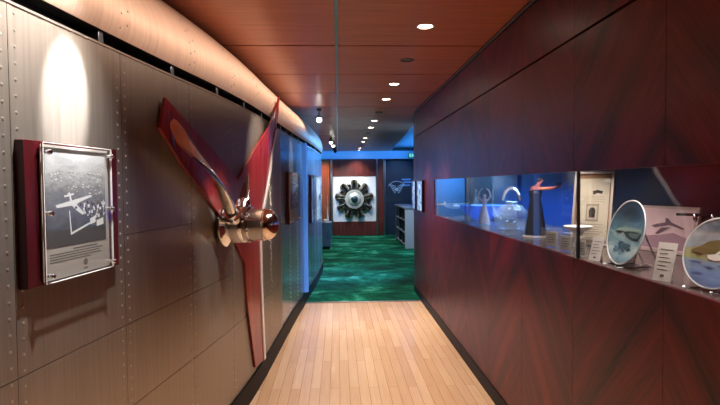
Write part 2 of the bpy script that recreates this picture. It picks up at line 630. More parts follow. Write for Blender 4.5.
for z0, z1 in ((.10, ZB), (ZT, ZG - .006), (ZG + .006, 2.462)):
    rwall(wr, ylast + .0012, z0, z1, .02)
rwall(wr, ylast, ZB, ZT, .02)
# backing behind the seams
for z0, z1 in ((0, ZB - .01), (ZT + .01, 2.5)):
    wr.box(XR + .022, XR + .05, -1.6, 7.0, z0, z1, 1)
struct(wr.build('wall_right', [MAH, MATTE], smooth=30, clean=False))
m = MB()
rwall(m, -1.6, 0, .10, .02, 0, .006)
struct(m.build('baseboard_right', KICK, smooth=30))
m = MB()
rwall(m, -1.6, 2.468, 2.5, .03, 0, -.004)
struct(m.build('trim_2', MATTE, smooth=30))
m = MB()
rwall(m, -1.6, 2.475, 2.483, .012, 0, .008)
struct(m.build('trim_3', STEEL, smooth=30))

# ------------------------------------------------------------------ floor, carpet
m = MB(); m.box(-1.8, 3.7, -1.6, 16.0, -.06, 0.0)
struct(m.build('floor', FLOORW, smooth=0))
m = MB(); m.box(-1.65, 3.5, 6.62, 15.46, 0.0005, 0.008)
tag(m.build('carpet', CARPET, smooth=0), 'mottled green carpet with painted pools of light, covering the far floor past the boards', 'carpet')
m = MB(); m.box(-.45, 1.09, 6.595, 6.625, 0.0, 0.011)
struct(m.build('trim_4', STEEL, bevel=.002))

# ------------------------------------------------------------------ ceiling
ZC = 2.5
def edge_x(y):
    return 1.28 + (y - 8.67) * (1.57 - 1.28) / (15.7 - 8.67)
ce = MB()
P0, PT = 3.77, .957
k = -6
seams_c = [P0 + PT * k for k in range(-6, 13)]
seams_c = [-1.6] + [s for s in seams_c if -1.5 < s < 15.4] + [15.47]
for a, b in zip(seams_c[:-1], seams_c[1:]):
    for side in (0, 1):
        a2, b2 = a + .012, b - .012
        if side == 0:
            pts = [(-1.65, a2), (-.011, a2), (-.011, b2), (-1.65, b2)]
        elif b2 < 7.2:
            pts = [(.011, a2), (1.12, a2), (1.12, b2), (.011, b2)]
        else:
            pts = [(.011, a2), (edge_x(a2), a2), (edge_x(b2), b2), (.011, b2)]
        ce.prism(pts, lambda x, y, z: (x, y, z), ZC, ZC + .02)
ce.box(-1.65, 1.12, -1.6, 7.2, ZC + .021, ZC + .05, 1)
ce.prism([(-1.65, 7.2), (edge_x(7.2), 7.2), (edge_x(15.47), 15.47), (-1.65, 15.47)], lambda x, y, z: (x, y, z), ZC + .021, ZC + .05, 1)
struct(ce.build('ceiling', [CEILW, simple('ceiling_gap', (40, 14, 10), 0.8)], smooth=0))
# long slot with an aluminium channel
m = MB()
m.box(-.010, -.007, -1.6, 15.4, ZC - .006, ZC + .018)
m.box(.007, .010, -1.6, 15.4, ZC - .006, ZC + .018)
m.box(-.007, .007, -1.6, 15.4, ZC + .012, ZC + .018)
struct(m.build('trim_5', STEEL, smooth=0))
# raised, slatted ceiling above the side bay
BLUEC = simple('pale_slat_paint', (150, 175, 205), 0.45)
m = MB()
y = 7.0
while y < 15.4:
    m.box(1.0, 3.6, y, min(y + .28, 15.46), 2.60, 2.64)
    y += .30
m.box(1.0, 3.6, 7.0, 15.46, 2.645, 2.66)
struct(m.build('ceiling_bay', BLUEC, smooth=0))
m = MB()
m.prism([(edge_x(7.2), 7.2), (edge_x(7.2) + .02, 7.2), (edge_x(15.47) + .02, 15.47), (edge_x(15.47), 15.47)], lambda x, y, z: (x, y, z), ZC, 2.64)
struct(m.build('trim_6', BLUEC, smooth=0))

# ------------------------------------------------------------------ enclosing walls
DARKW = simple('dark_navy_wall', (38, 44, 56), 0.35)
m = MB(); m.box(-1.75, 3.7, 15.47, 15.6, 0, 2.7)
struct(m.build('wall_far', DARKW, smooth=0))
m = MB(); m.box(3.55, 3.65, 9.0, 15.5, 0, 2.7)
struct(m.build('wall_bay', DARKW, smooth=0))
m = MB(); m.box(-1.8, -1.68, -1.6, 15.5, 0, 2.6)
struct(m.build('wall_outer', DARKW, smooth=0))
m = MB(); m.box(-1.75, 2.0, -1.72, -1.6, 0, 2.7)
struct(m.build('wall_back', simple('back_wall_brown', (96, 60, 44), 0.6), smooth=0))
# blue header over the far exhibit
m = MB(); m.box(-1.65, 3.5, 15.30, 15.465, 2.262, 2.497)
struct(m.build('trim_7', simple('header_paint', (150, 178, 215), 0.5), smooth=0))
# amber panelled wall left of the exhibit
m = MB(); m.box(-.56, -.245, 15.36, 15.465, 0.01, 2.26)
struct(m.build('wall_recess', AMBERW, smooth=0))
m = MB(); m.box(-1.65, -.565, 15.40, 15.465, 0.01, 2.26)
struct(m.build('wall_recess_side', BLUEC, smooth=0))

# ------------------------------------------------------------------ framed aerial plaques on the hull
def hull_frame(y, z, off=0.0):
    p = hull_pt(y, off, z)
    s = dW(y); n = math.sqrt(1 + s * s)
    X = Vector((s / n, 1 / n, 0)); Z = Vector((0, 0, 1)); Y = Z.cross(X)
    Mx = Matrix((X, Y, Z)).transposed().to_4x4()
    Mx.translation = Vector(p)
    return Mx

def photo_mat(name, seed, lo=(60, 60, 62), hi=(205, 205, 208)):
    m, nt, b = new_mat(name)
    x, y, z = sepxyz(nt)
    n = noise(nt, comb(nt, mth(nt, 'MULTIPLY', x, 9), seed, mth(nt, 'MULTIPLY', z, 22)), 1.6, 6, 0.7, 0.6)
    # printed tones: pale horizon haze at the top of the print, dark sea below
    g = mth(nt, 'MULTIPLY_ADD', z, 3.0, 0.26)
    h = mth(nt, 'MULTIPLY_ADD', n, 0.55, mth(nt, 'ADD', g, -0.27))
    nt.links.new(ramp(nt, h, [(0.1, lo), (0.42, tuple((a + c) // 2 - 18 for a, c in zip(lo, hi))), (0.8, hi)]), b.inputs['Base Color'])
    b.inputs['Roughness'].default_value = 0.5
    return m

def plaque(label, yc, zc, wid, hei, photo, art, first=True, group=None):
    t = thing('photo_plaque', label, 'photo plaque', None, hull_frame(yc, zc), group)
    bw, bh = wid / 2, hei / 2
    m = MB(); m.box(-bw, bw, -.030, -.001, -bh, bh)
    m.build('backing_board', PLAQW, t, bevel=.002)
    return t, bw, bh

yc, zc = 1.768, 1.423
t, bw, bh = plaque('large red-wood plaque with clear acrylic over a monochrome aerial seaplane photograph', yc, zc, .475, .435, None, None)
ax0, ax1, az0, az1 = -.19, .165, -.212, .213
m = MB(); m.box(ax0, ax1, -.052, -.047, az0, az1)
ac = m.build('acrylic_sheet', thin_glass('plaque_acrylic', (.97, .98, .98), 1.49, haze=.012), t, bevel=.0012)
# polished sheet edges
m = MB()
for a in ((ax0, ax0 + .002, az0, az1), (ax1 - .002, ax1, az0, az1), (ax0, ax1, az0, az0 + .002), (ax0, ax1, az1 - .002, az1)):
    m.box(a[0], a[1], -.0525, -.0465, a[2], a[3])
m.build('polished_edge', simple('frosted_edge', (235, 235, 232), 0.5), ac)
m = MB(); m.box(ax0 + .006, ax1 - .006, -.040, -.036, az0 + .006, az1 - .006)
m.build('mount_sheet', GREYM, t)
px0, px1, pz0, pz1 = -.170, .138, -.108, .185
def pv(a, b, d=-.0415):
    return (px0 + (px1 - px0) * a, d, pz1 + (pz0 - pz1) * b)
PH = photo_mat('aerial_print', 3.0)
m = MB()
m.box(px0, px1, -.0412, -.0400, pz0, pz1, 0)
def art(pts, mi, d=-.0418):
    m.poly([pv(a, b, d) for a, b in pts], mi)
art([(.14, .555), (.72, .455), (.745, .475), (.52, .535), (.45, .565), (.16, .585)], 1, -.0420)   # wing
art([(.36, .50), (.44, .53), (.60, .66), (.57, .68), (.46, .62), (.38, .56)], 1, -.0422)          # fuselage
art([(.27, .455), (.43, .43), (.43, .45), (.28, .475)], 1, -.0420)
art([(.345, .43), (.375, .43), (.40, .53), (.37, .53)], 1, -.0421)
art([(.44, .585), (.47, .575), (.475, .60), (.45, .61)], 2, -.0424)
art([(.52, .555), (.55, .545), (.555, .57), (.53, .58)], 2, -.0424)
art([(.345, .62), (.36, .62), (.385, .88), (.365, .885)], 1)
art([(.365, .865), (.72, .765), (.725, .785), (.37, .89)], 1)
for a, b, s in ((.70, .73, .10), (.82, .76, .13), (.74, .80, .07)):
    art([(a, b), (a + s, b - .03), (a + s, b + .05), (a, b + .07)], 1 if s != .07 else 2)
rr = random.Random(4)
for i in range(90):          # harbour town and dark headland
    a, b = .55 + .42 * rr.random(), .53 + .18 * rr.random()
    s = .008 + .024 * rr.random()
    if a - .55 > (b - .5) * .2:
        art([(a, b), (a + s, b - .01), (a + s * 1.2, b + s), (a + .2 * s, b + s)], 2 if rr.random() < .62 else 1, -.0416 - i * 1e-6)
for i in range(150):
    a, b = .08 + .86 * rr.random(), .20 + .26 * rr.random() ** 1.4
    s = .005 + .011 * rr.random()
    if b > .3 and a < .3: continue
    art([(a, b), (a + 1.8 * s, b - .004), (a + 1.8 * s, b + s * .6), (a, b + s * .6)], 1 if rr.random() < .6 else 3, -.0416 - i * 1e-6)
m.build('aerial_photograph', [PH, simple('print_white', (225, 225, 224), 0.5), simple('print_black', (44, 44, 46), 0.5), simple('print_grey', (108, 108, 110), 0.5)], t, smooth=0)
m = MB()
m.box(-.045, .085, -.0406, -.0399, -.122, -.118)
for i, wv in enumerate((.27, .25, .262, .2)):
    m.box(-.155, -.155 + wv, -.0406, -.0399, -.131 - .008 * i, -.128 - .008 * i)
m.build('caption_lines', INK, t, smooth=0)
m = MB()
m.lathe([(.0005, 0), (.011, 0), (.011, .0008), (.0005, .0008)], (.018, -.0399, -.172), (0, -1, 0), 16)
m.box(.008, .028, -.0408, -.0399, -.194, -.190)
m.build('crest', INK, t)
for x, z in ((ax0 + .016, az1 - .03), (ax1 - .014, az1 - .026), (ax0 + .016, .0), (ax1 - .014, .0), (ax0 + .016, az0 + .024), (ax1 - .014, az0 + .022)):
    m = MB()
    m.lathe([(.0055, -.030), (.0055, .018), (.0085, .020), (.0085, .027), (.006, .031), (.0005, .032)], (x, -.0365, z), (0, -1, 0), 16)
    m.build('standoff_bolt', CHROME, t)

def small_plaque(label, yc, zc, wid, hei, seed):
    t, bw, bh = plaque(label, yc, zc, wid, hei, None, None)
    m = MB(); m.box(-bw + .03, bw - .03, -.036, -.031, -bh + .015, bh - .015)
    m.build('mount_sheet', GREYM, t)
    m = MB(); m.box(-bw + .07, bw - .07, -.040, -.0365, -bh * .45, bh - .06)
    r2 = random.Random(int(seed * 10))
    for i in range(16):
        a = -bw + .1 + (wid - .24) * r2.random(); b = -bh * .4 + (hei * .6) * r2.random()
        s = .02 + .04 * r2.random()
        m.box(a, a + s, -.0404 - i * 1e-5, -.0400, b, b + s * .5, 1 + (i % 2))
    m.build('aerial_photograph', [photo_mat('print_%d' % int(seed), seed), CARD, DINK], t, smooth=0)
    m = MB()
    for i in range(4):
        m.box(-bw + .09, bw - .09 - .03 * (i == 3), -.0370, -.0358, -bh * .55 - .018 * i, -bh * .55 + .006 - .018 * i)
    m.build('caption_lines', INK, t, smooth=0)
    m = MB(); m.box(-bw + .024, bw - .024, -.056, -.051, -bh + .010, bh - .010)
    m.build('acrylic_sheet', ACRYL, t, bevel=.0012)
    for x in (-bw + .045, bw - .045):
        for z in (-bh + .035, bh - .035):
            m = MB()
            m.lathe([(.007, -.022), (.007, .02), (.010, .022), (.010, .029), (.0005, .033)], (x, -.036, z), (0, -1, 0), 12)
            m.build('standoff_bolt', CHROME, t)
small_plaque('dark wood plaque with grey photograph on the metal wall just past the propeller', 5.60, 1.375, .68, .54, 11.0)
small_plaque('tall blue-lit photo plaque on the metal wall near its far rounded end', 7.62, 1.31, .98, .66, 17.0)

# ------------------------------------------------------------------ red wooden backing for the propeller
STAR = [(2.39, 1.899), (2.365, 1.762), (2.579, 1.605), (3.037, 1.333), (3.309, 1.14), (3.494, .991), (3.552, .654), (3.718, .20),
        (3.966, .165), (3.90, .65), (3.886, 1.082), (4.014, 1.315), (4.314, 1.63), (4.50, 1.96), (4.706, 2.302), (4.216, 1.987), (3.373, 1.539), (2.754, 1.778)]
def surf_mesh(name, poly, off0, off1, mat, parent, loc):
    bm = bmesh.new()
    f = bm.faces.new([bm.verts.new((0, a, b)) for a, b in poly])
    bmesh.ops.triangulate(bm, faces=[f])
    y = 2.3
    while y < 4.8:
        geo = bm.verts[:] + bm.edges[:] + bm.faces[:]
        bmesh.ops.bisect_plane(bm, geom=geo, plane_co=(0, y, 0), plane_no=(0, 1, 0), dist=1e-5)
        y += .1
    res = bmesh.ops.extrude_face_region(bm, geom=bm.faces[:])
    new = {e for e in res['geom'] if isinstance(e, bmesh.types.BMVert)}
    for vtx in bm.verts:
        q = min(1, max(0, (vtx.co.z - 1.75) / .28))
        o = (off1 if vtx in new else off0) + .030 * q * q * (3 - 2 * q)
        vtx.co = Vector(hull_pt(vtx.co.y, o, vtx.co.z)) - loc
    bmesh.ops.recalc_face_normals(bm, faces=bm.faces)
    me = bpy.data.meshes.new(name)
    bm.to_mesh(me); bm.free()
    me.materials.append(mat)
    o = bpy.data.objects.new(name, me)
    COL.objects.link(o)
    o.parent = parent
    return o
loc = Vector(hull_pt(3.2, 0, 1.29))
t = thing('wood_backing', 'red lacquered three-armed wooden shape mounted on the metal wall behind the propeller', 'wall panel', loc)
surf_mesh('board', STAR, .004, .018, REDW, t, loc)
m = MB()
edge = [(3.975, .165), (3.93, .45), (3.90, .80), (3.893, 1.082), (3.935, 1.22), (4.02, 1.32), (4.17, 1.48), (4.32, 1.63), (4.41, 1.80), (4.50, 1.98)]
lift = lambda b: .030 * max(0, min(1, (b - 1.75) / .28)) ** 2
pts = [Vector(hull_pt(a, .026 + lift(b), b)) - loc for a, b in edge]
o2 = [Vector(hull_pt(a, .002, b)) - loc for a, b in edge]
o3 = [Vector(hull_pt(a + .05, .002, b)) - loc for a, b in edge]
o4 = [Vector(hull_pt(a + .05, .026 + lift(b), b)) - loc for a, b in edge]
n = len(pts)
v = pts + o4 + o3 + o2
f = []
for i in range(n - 1):
    for q in range(4):
        q2 = (q + 1) % 4
        f.append((q * n + i, q * n + i + 1, q2 * n + i + 1, q2 * n + i))
f += [(0, n, 2 * n, 3 * n), (n - 1, 4 * n - 1, 3 * n - 1, 2 * n - 1)]
m.add(v, f)
e = m.build('edge_trim', simple('pale_satin_metal', (228, 228, 230), 0.45, 0.2), t)
e['label'] = 'pale metal edge strip'

# ------------------------------------------------------------------ propeller
yh, zh = 3.117, 1.272
MXP = hull_frame(yh, zh, .0185)
t = thing('propeller', 'chrome aircraft propeller hub with copper-tipped blade jutting from the metal wall', 'propeller', None, MXP)
ax = (0, -1, 0)
m = MB(); m.lathe([(.130, .0), (.130, .010), (.122, .016), (.095, .035), (.085, .05), (.085, .06)], (0, 0, 0), ax, 36)
m.build('mounting_flange', CHROME, t)
m = MB(); m.lathe([(.086, .04), (.105, .05), (.110, .06), (.110, .118), (.105, .128), (.100, .130), (.100, .142), (.108, .145), (.108, .155), (.096, .16)], (0, 0, 0), ax, 36)
m.build('hub_collar', CHROME, t)
m = MB()
m.lathe([(.088, .155), (.094, .16), (.094, .242), (.090, .245), (.090, .248)], (0, 0, 0), ax, 36)
m.build('hub_barrel', CHROME, t)
m = MB()
m.lathe([(.090, .248)] + [(.092 * cos(a), .250 + .072 * sin(a)) for a in [R(5 * i) for i in range(0, 18)]] + [(.0005, .322)], (0, 0, 0), ax, 36)
m.build('hub_dome', simple('dome_painted_reflection', (222, 206, 196), 0.12, 1.0), t)  # warm tint paints a brown reflection onto the chrome dome
for a in range(6):
    m = MB()
    an = pi * a / 3 + .3
    m.lathe([(.009, 0), (.009, .012), (.0005, .014)], (.098 * cos(an), -.154, .098 * sin(an)), ax, 8)
    m.build('hub_bolt', STEEL, t)
def blade(ang, length, stations, tip_from, name, tipmat, socket=.05):
    """blade in the local X-Z plane; stations: (r, chord, thickness, twist deg, bend)"""
    d = Vector((cos(ang), 0, sin(ang))); s = Vector((-sin(ang), 0, cos(ang))); nrm = Vector((0, -1, 0))
    c0 = Vector((0, -.085, 0))
    def sect(mb, sts, mi):
        n = 16
        v, f = [], []
        for r, ch, th, tw, bend in sts:
            c = c0 + d * r + s * bend
            A = s * cos(R(tw)) + nrm * sin(R(tw)); B = nrm * cos(R(tw)) - s * sin(R(tw))
            for q in range(n):
                a = 2 * pi * q / n
                v.append(c + A * (ch / 2 * cos(a)) + B * (th / 2 * sin(a)))
        for i in range(len(sts) - 1):
            for q in range(n):
                f.append((i*n + q, i*n + (q+1) % n, (i+1)*n + (q+1) % n, (i+1)*n + q))
        f.append(tuple(range(n - 1, -1, -1))); f.append(tuple(range((len(sts)-1)*n, len(sts)*n)))
        mb.add(v, f, mi)
    m = MB(); sect(m, [q for q in stations if q[0] <= tip_from], 0)
    b = m.build(name, CHROME, t, smooth=60)
    if tipmat:
        m = MB(); sect(m, [q for q in stations if q[0] >= tip_from], 0)
        e = m.build('blade_tip', tipmat, b, smooth=60)
        e['label'] = 'copper coloured rounded tip'
    m = MB()
    m.lathe([(socket, .06), (socket, .125), (socket * 1.15, .128), (socket * 1.15, .15), (socket * .85, .155), (socket * .8, .17)], c0, d, 24)
    m.build('blade_socket', CHROME, t)
st = []
LB = 1.0
for i in range(25):
    u = i / 24
    r = .12 + (LB - .12) * u
    ch =   .066 + .104 * min(1, u * 2.2) if u < .82 else .170
    if u >= .82:
        q = (u - .82) / .18
        ch = .170 * math.sqrt(max(0.0, 1 - (q * .985) ** 2.4))
    th = .058 * (1 - u) ** 1.3 + .012 * (1 if u < .9 else max(.1, (1 - u) / .1))
    tw = 52 * (1 - u) + 14
    bend = -.05 * sin(pi * u)
    st.append((r, max(ch, .01), th, tw, bend))
tipr = [q[0] for q in st if q[0] > .80][0]
blade(R(151), LB, st, tipr, 'blade', COPPER)
st2 = [(.10, .075, .05, 70, 0), (.16, .085, .035, 66, 0), (.22, .075, .026, 62, 0), (.28, .055, .02, 60, 0), (.33, .03, .014, 58, 0), (.36, .008, .006, 58, 0)]
blade(R(58), .36, st2, 1.0, 'blade', None, .04)

# ------------------------------------------------------------------ display case set into the right wall
DX0, DX1 = XR + .022, 1.72
BACKB = simple('case_back_brown', (34, 28, 26), 0.3, 0.2)
BACKBL = simple('case_blue_reflection', (24, 62, 130), 0.35)  # blue stands in for the hull's reflection in the panes
SHELF = simple('case_shelf', (92, 80, 78), 0.22)
t = thing('display_case', 'long glazed display case let into the red wooden wall', 'display case', (XR, 3.0, ZB))
def lbox(mb, x0, x1, y0, y1, z0, z1, mi=0):
    mb.box(x0 - XR, x1 - XR, y0 - 3.0, y1 - 3.0, z0 - ZB, z1 - ZB, mi)
m = MB(); lbox(m, XR + .0205, DX1, O0, O1, ZB - .02, ZB - .0005)
m.build('shelf', SHELF, t)
m = MB(); lbox(m, DX1, DX1 + .02, O0, 3.32, ZB - .02, ZT + .06)
m.build('back_panel', BACKB, t)
m = MB(); lbox(m, DX1, DX1 + .02, 3.322, O1, ZB - .02, ZT + .06)
e = m.build('back_panel', BACKBL, t); e['label'] = 'back panel coloured for the blue reflection'
m = MB(); lbox(m, XR + .02, DX1 + .02, O0, O1, ZT + .06, ZT + .075)
m.build('top_panel', MATTE, t)
m = MB(); lbox(m, XR + .02, DX1 + .02, O1, O1 + .015, ZB - .02, ZT + .06)
m.build('side_panel', MATTE, t)
m = MB(); lbox(m, XR + .02, DX1 + .02, O0 - .015, O0, ZB - .02, ZT + .06)
m.build('side_panel', MATTE, t)
for a, b in ((O0, 2.268), (2.272, 4.188), (4.192, O1)):
    m = MB(); lbox(m, XR + .006, XR + .012, a, b, ZB, ZT)
    m.build('glass_pane', GLASS, t, smooth=0)
m = MB(); lbox(m, XR + .004, XR + .014, 2.262, 2.278, ZB, ZT)
m.build('pane_joint', BLACK, t, smooth=0)
m = MB(); lbox(m, XR + .005, XR + .013, 4.187, 4.193, ZB, ZT)
m.build('pane_joint', STEEL, t, smooth=0)

SZ = ZB + .0005
def wire(mb, pts, r=.003, mi=0): mb.tube(pts, r, 8, mi)

def plate_mat(name, kind):
    m, nt, b = new_mat(name)
    x, y, z = sepxyz(nt)
    n = noise(nt, comb(nt, mth(nt, 'MULTIPLY', x, 7), 2.0 if kind == 1 else 5.0, mth(nt, 'MULTIPLY', z, 14)), 1.5, 5, 0.65, 0.8)
    h = mth(nt, 'MULTIPLY_ADD', n, 0.42 if kind == 1 else 0.30, mth(nt, 'MULTIPLY_ADD', z, 3.4, 0.28 if kind == 1 else 0.34))
    if kind == 1:
        st = [(0.0, (52, 92, 112)), (0.12, (120, 160, 176)), (0.24, (178, 202, 206)), (0.36, (110, 150, 164)), (0.46, (150, 182, 188)), (0.56, (98, 140, 158)), (0.72, (70, 106, 130)), (0.9, (54, 84, 110))]
    else:
        st = [(0.0, (58, 82, 122)), (0.22, (92, 120, 160)), (0.36, (120, 146, 172)), (0.44, (150, 156, 104)), (0.52, (168, 164, 112)), (0.56, (150, 168, 182)), (0.68, (196, 204, 210)), (0.80, (120, 144, 166)), (0.95, (204, 210, 214))]
    nt.links.new(ramp(nt, h, st), b.inputs['Base Color'])
    b.inputs['Roughness'].default_value = 0.18
    return m

def plate(label, x, y, dia, az, lean, kind):
    t = thing('painted_plate', label, 'plate', (x, y, SZ), (0, 0, az), 'painted plates on wire stands')
    r = dia / 2
    l = R(lean)
    Mr = Matrix.Rotation(-l, 4, 'X')
    c = Vector((0, 0, .008)) + Mr @ Vector((0, 0, r))
    def put(mb):
        mb.v = [tuple(Mr @ Vector(p) + c) for p in mb.v]
    # dish is kept in its own frame so the painted scene follows it
    d = MB()
    d.lathe([(.0005, .004), (r * .62, .004), (r * .70, -.002), (r * .96, -.012), (r, -.0125), (r, -.008), (r * .72, .008), (r * .5, .012), (.0005, .012)], (0, 0, 0), (0, 1, 0), 48)
    o = d.build('dish', [plate_mat('plate_scene_%d' % kind, kind)], t, smooth=50)
    o.matrix_local = Matrix.Translation(c) @ Mr
    rim = MB()
    ring = [(r * .995 * cos(2*pi*i/48), -.0125, r * .995 * sin(2*pi*i/48)) for i in range(49)]
    rim.tube(ring, .0028, 6, 0, False)
    q = rim.build('rim', simple('pale_rim_%d' % kind, (214, 222, 226), 0.2), o)
    a = MB()
    def pt(u, w, lift=0.0):     # painted shapes lie on the dish
        rr = math.hypot(u, w)
        yy = .004 if rr <= .62 else (.004 - .006 * (rr - .62) / .08 if rr < .70 else -.002 - .010 * (rr - .70) / .26)
        return (u * r, yy - .0012 - lift, w * r)
    def shp(pts, mi, lift=0.0):
        cx = sum(p[0] for p in pts) / len(pts); cz = sum(p[1] for p in pts) / len(pts)
        P = []
        for i in range(len(pts)):
            p, q2 = pts[i], pts[(i + 1) % len(pts)]
            for s in range(4):
                P.append((p[0] + (q2[0] - p[0]) * s / 4, p[1] + (q2[1] - p[1]) * s / 4))
        v = [pt(cx, cz, lift)] + [pt((p[0] + cx) / 2, (p[1] + cz) / 2, lift) for p in P] + [pt(p[0], p[1], lift) for p in P]
        k = len(P)
        f = [(0, 1 + i, 1 + (i + 1) % k) for i in range(k)] + [(1 + i, 1 + k + i, 1 + k + (i + 1) % k, 1 + (i + 1) % k) for i in range(k)]
        a.add(v, f, mi)
    if kind == 1:
        shp([(-.62, .12), (-.3, .16), (.1, .17), (.5, .14), (.82, .10), (.8, .02), (.3, .04), (-.3, .03), (-.7, .02)], 2)
        shp([(-.3, .0), (.05, .08), (.45, .06), (.82, .10), (.74, -.12), (.5, -.2), (.2, -.2), (-.1, -.12)], 0)
        shp([(-.02, .0), (.4, .01), (.72, .04), (.6, -.12), (.3, -.14), (.1, -.1)], 1, .0006)
        for u, w, q in ((-.3, -.36, .16), (-.1, -.44, .2), (-.38, -.52, .17), (.12, -.38, .12), (-.14, -.62, .14), (.2, -.5, .1)):
            shp([(u + q * (1 + .35 * sin(3.1 * k + 9 * u)) * cos(k * pi / 5), w + q * .62 * (1 + .35 * cos(2.3 * k + 7 * w)) * sin(k * pi / 5)) for k in range(10)], 3, .0002 + .001 * abs(u) * .2)
    else:
        shp([(-.80, .02), (-.55, .22), (-.38, .34), (-.1, .40), (.12, .34), (.3, .2), (.5, .12), (.7, .05), (.7, -.02), (-.8, -.04)], 0)
        shp([(-.34, -.06), (-.05, .0), (.2, -.05), (.16, -.16), (-.1, -.2), (-.3, -.16)], 1, .0006)
        shp([(-.1, .0), (.06, .14), (.12, .0)], 1, .0009)
        shp([(.3, -.1), (.5, -.02), (.62, -.1), (.5, -.18), (.36, -.18)], 1, .0006)
        for i, (u, w) in enumerate(((-.62, -.3), (-.2, -.4), (.2, -.34), (.5, -.44), (-.4, -.6), (.1, -.66))):
            shp([(u - .2, w), (u, w + .035), (u + .2, w), (u, w - .035)], 2, .0003 + i * 1e-5)
    cols = [simple('paint_a', (52, 74, 70) if kind == 1 else (104, 96, 62), 0.25), simple('paint_b', (92, 124, 128) if kind == 1 else (236, 236, 230), 0.25),
            simple('paint_c', (128, 158, 150) if kind == 1 else (80, 104, 150), 0.25), simple('paint_d', (74, 114, 134), 0.25, noise=.3, nscale=60)]
    a.build('painted_scene', cols, o, smooth=50)
    s = MB()
    for sx in (-1, 1):
        w0 = r * .42
        s.tube([(sx * w0, -.050, .012), (sx * w0, -.046, .004), (sx * w0, .03, .005), (sx * w0, .085, .004)], .0032, 8)
        back = Mr @ Vector((sx * w0, .026, r * 1.05)) + c - Mr @ Vector((0, 0, r * .9))
        s.tube([(sx * w0, .02, .006), tuple(back)], .0032, 8)
        s.tube([tuple(back), (sx * w0, .125, .0035)], .0032, 8)
    s.tube([(-r * .42, .085, .005), (r * .42, .085, .005)], .003, 8)
    s.tube([(-r * .42, .125, .004), (r * .42, .125, .004)], .003, 8)
    s.build('wire_stand', CHROME, t)
    return t
plate('blue-grey painted plate with a boat hull scene, on a wire stand beside the framed document', 1.128, 2.03, .262, R(-91), 14, 1)
plate('painted plate with brown hills and white boats over blue water at the right edge', 1.135, 1.535, .222, R(-77), 16, 2)

def leaning(name, label, cat, x, y, az, lean, group=None):
    return thing(name, label, cat, (x, y, SZ), (R(-lean), 0, az), group)

# framed document
t = leaning('framed_document', 'pale framed document with a printed coat drawing leaning inside the display case', 'framed document', 1.36, 2.75, R(-50), 9)
fw_, fh_ = .215, .402
m = MB()
for a in ((-fw_/2, -fw_/2 + .012, 0, fh_), (fw_/2 - .012, fw_/2, 0, fh_), (-fw_/2 + .012, fw_/2 - .012, 0, .012), (-fw_/2 + .012, fw_/2 - .012, fh_ - .012, fh_)):
    m.box(a[0], a[1], -.012, .008, a[2], a[3])
m.build('frame', simple('silver_frame', (206, 198, 190), 0.35, 0.4), t, bevel=.0015)
m = MB(); m.box(-fw_/2 + .011, fw_/2 - .011, -.001, .006, .011, fh_ - .011)
m.build('mat_board', simple('tan_mat', (170, 130, 98), 0.8), t)
m = MB(); m.box(-fw_/2 + .024, fw_/2 - .024, -.003, -.0012, .028, fh_ - .038)
pap = m.build('paper_sheet', PAPER, t)
m = MB()
m.box(-.034, .034, -.0042, -.0032, .130, .225, 0); m.box(-.026, .026, -.0048, -.0040, .140, .214, 1)
m.prism([(-.015, .15), (.015, .15), (.018, .19), (.008, .205), (-.008, .205), (-.018, .19)], lambda a, b, d: (a, d, b), -.0056, -.0046, 2)
for i in range(5):
    m.box(-.06, .06 - .01 * (i % 3), -.0040, -.0031, .112 - .013 * i, .115 - .013 * i, 0)
for i in range(3):
    m.box(-.062, .062, -.0040, -.0031, .238 + .012 * i, .2395 + .012 * i, 0)
m.prism([(.0, .275), (.02, .285), (.045, .28), (.05, .295), (.02, .302), (-.005, .295)], lambda a, b, d: (a, d, b), -.0044, -.0031, 2)
m.build('printed_drawing', [simple('print_tan', (170, 158, 142), .8), simple('print_beige', (206, 196, 178), .8), DINK], pap, smooth=0)
m = MB(); m.box(-fw_/2 + .012, fw_/2 - .012, -.0085, -.0065, .012, fh_ - .012)
m.build('glazing', GLASS, t, smooth=0)

# pink-tinted photograph in an acrylic stand behind the first plate
t = leaning('framed_photograph', 'pinkish photograph of an aircraft in a clear frame behind the blue-grey plate', 'framed photograph', 1.545, 2.41, R(-76), 10)
m = MB(); m.box(-.165, .165, -.004, .012, 0, .225)
m.build('acrylic_frame', simple('pale_frame', (190, 170, 166), 0.3), t, bevel=.002)
m = MB(); m.box(-.15, .15, -.0062, -.0042, .012, .212)
ph = m.build('print', simple('pink_print', (214, 186, 192), 0.4, noise=.12, nscale=14), t)
m = MB()
m.prism([(-.14, .02), (.14, .02), (.14, .075), (.05, .10), (-.02, .085), (-.14, .07)], lambda a, b, d: (a, d, b), -.0074, -.0060, 1)
m.prism([(-.08, .125), (-.055, .118), (.02, .135), (.10, .118), (.105, .124), (.03, .148), (.012, .165), (-.004, .168), (.0, .146), (-.05, .136)], lambda a, b, d: (a, d, b), -.0086, -.0072, 0)
m.prism([(-.02, .12), (-.05, .09), (-.035, .088), (.03, .125)], lambda a, b, d: (a, d, b), -.0088, -.0075, 0)
m.build('aircraft_picture', [simple('print_mauve', (104, 84, 100), .4), simple('print_violet', (160, 130, 146), .4)], ph, smooth=0)

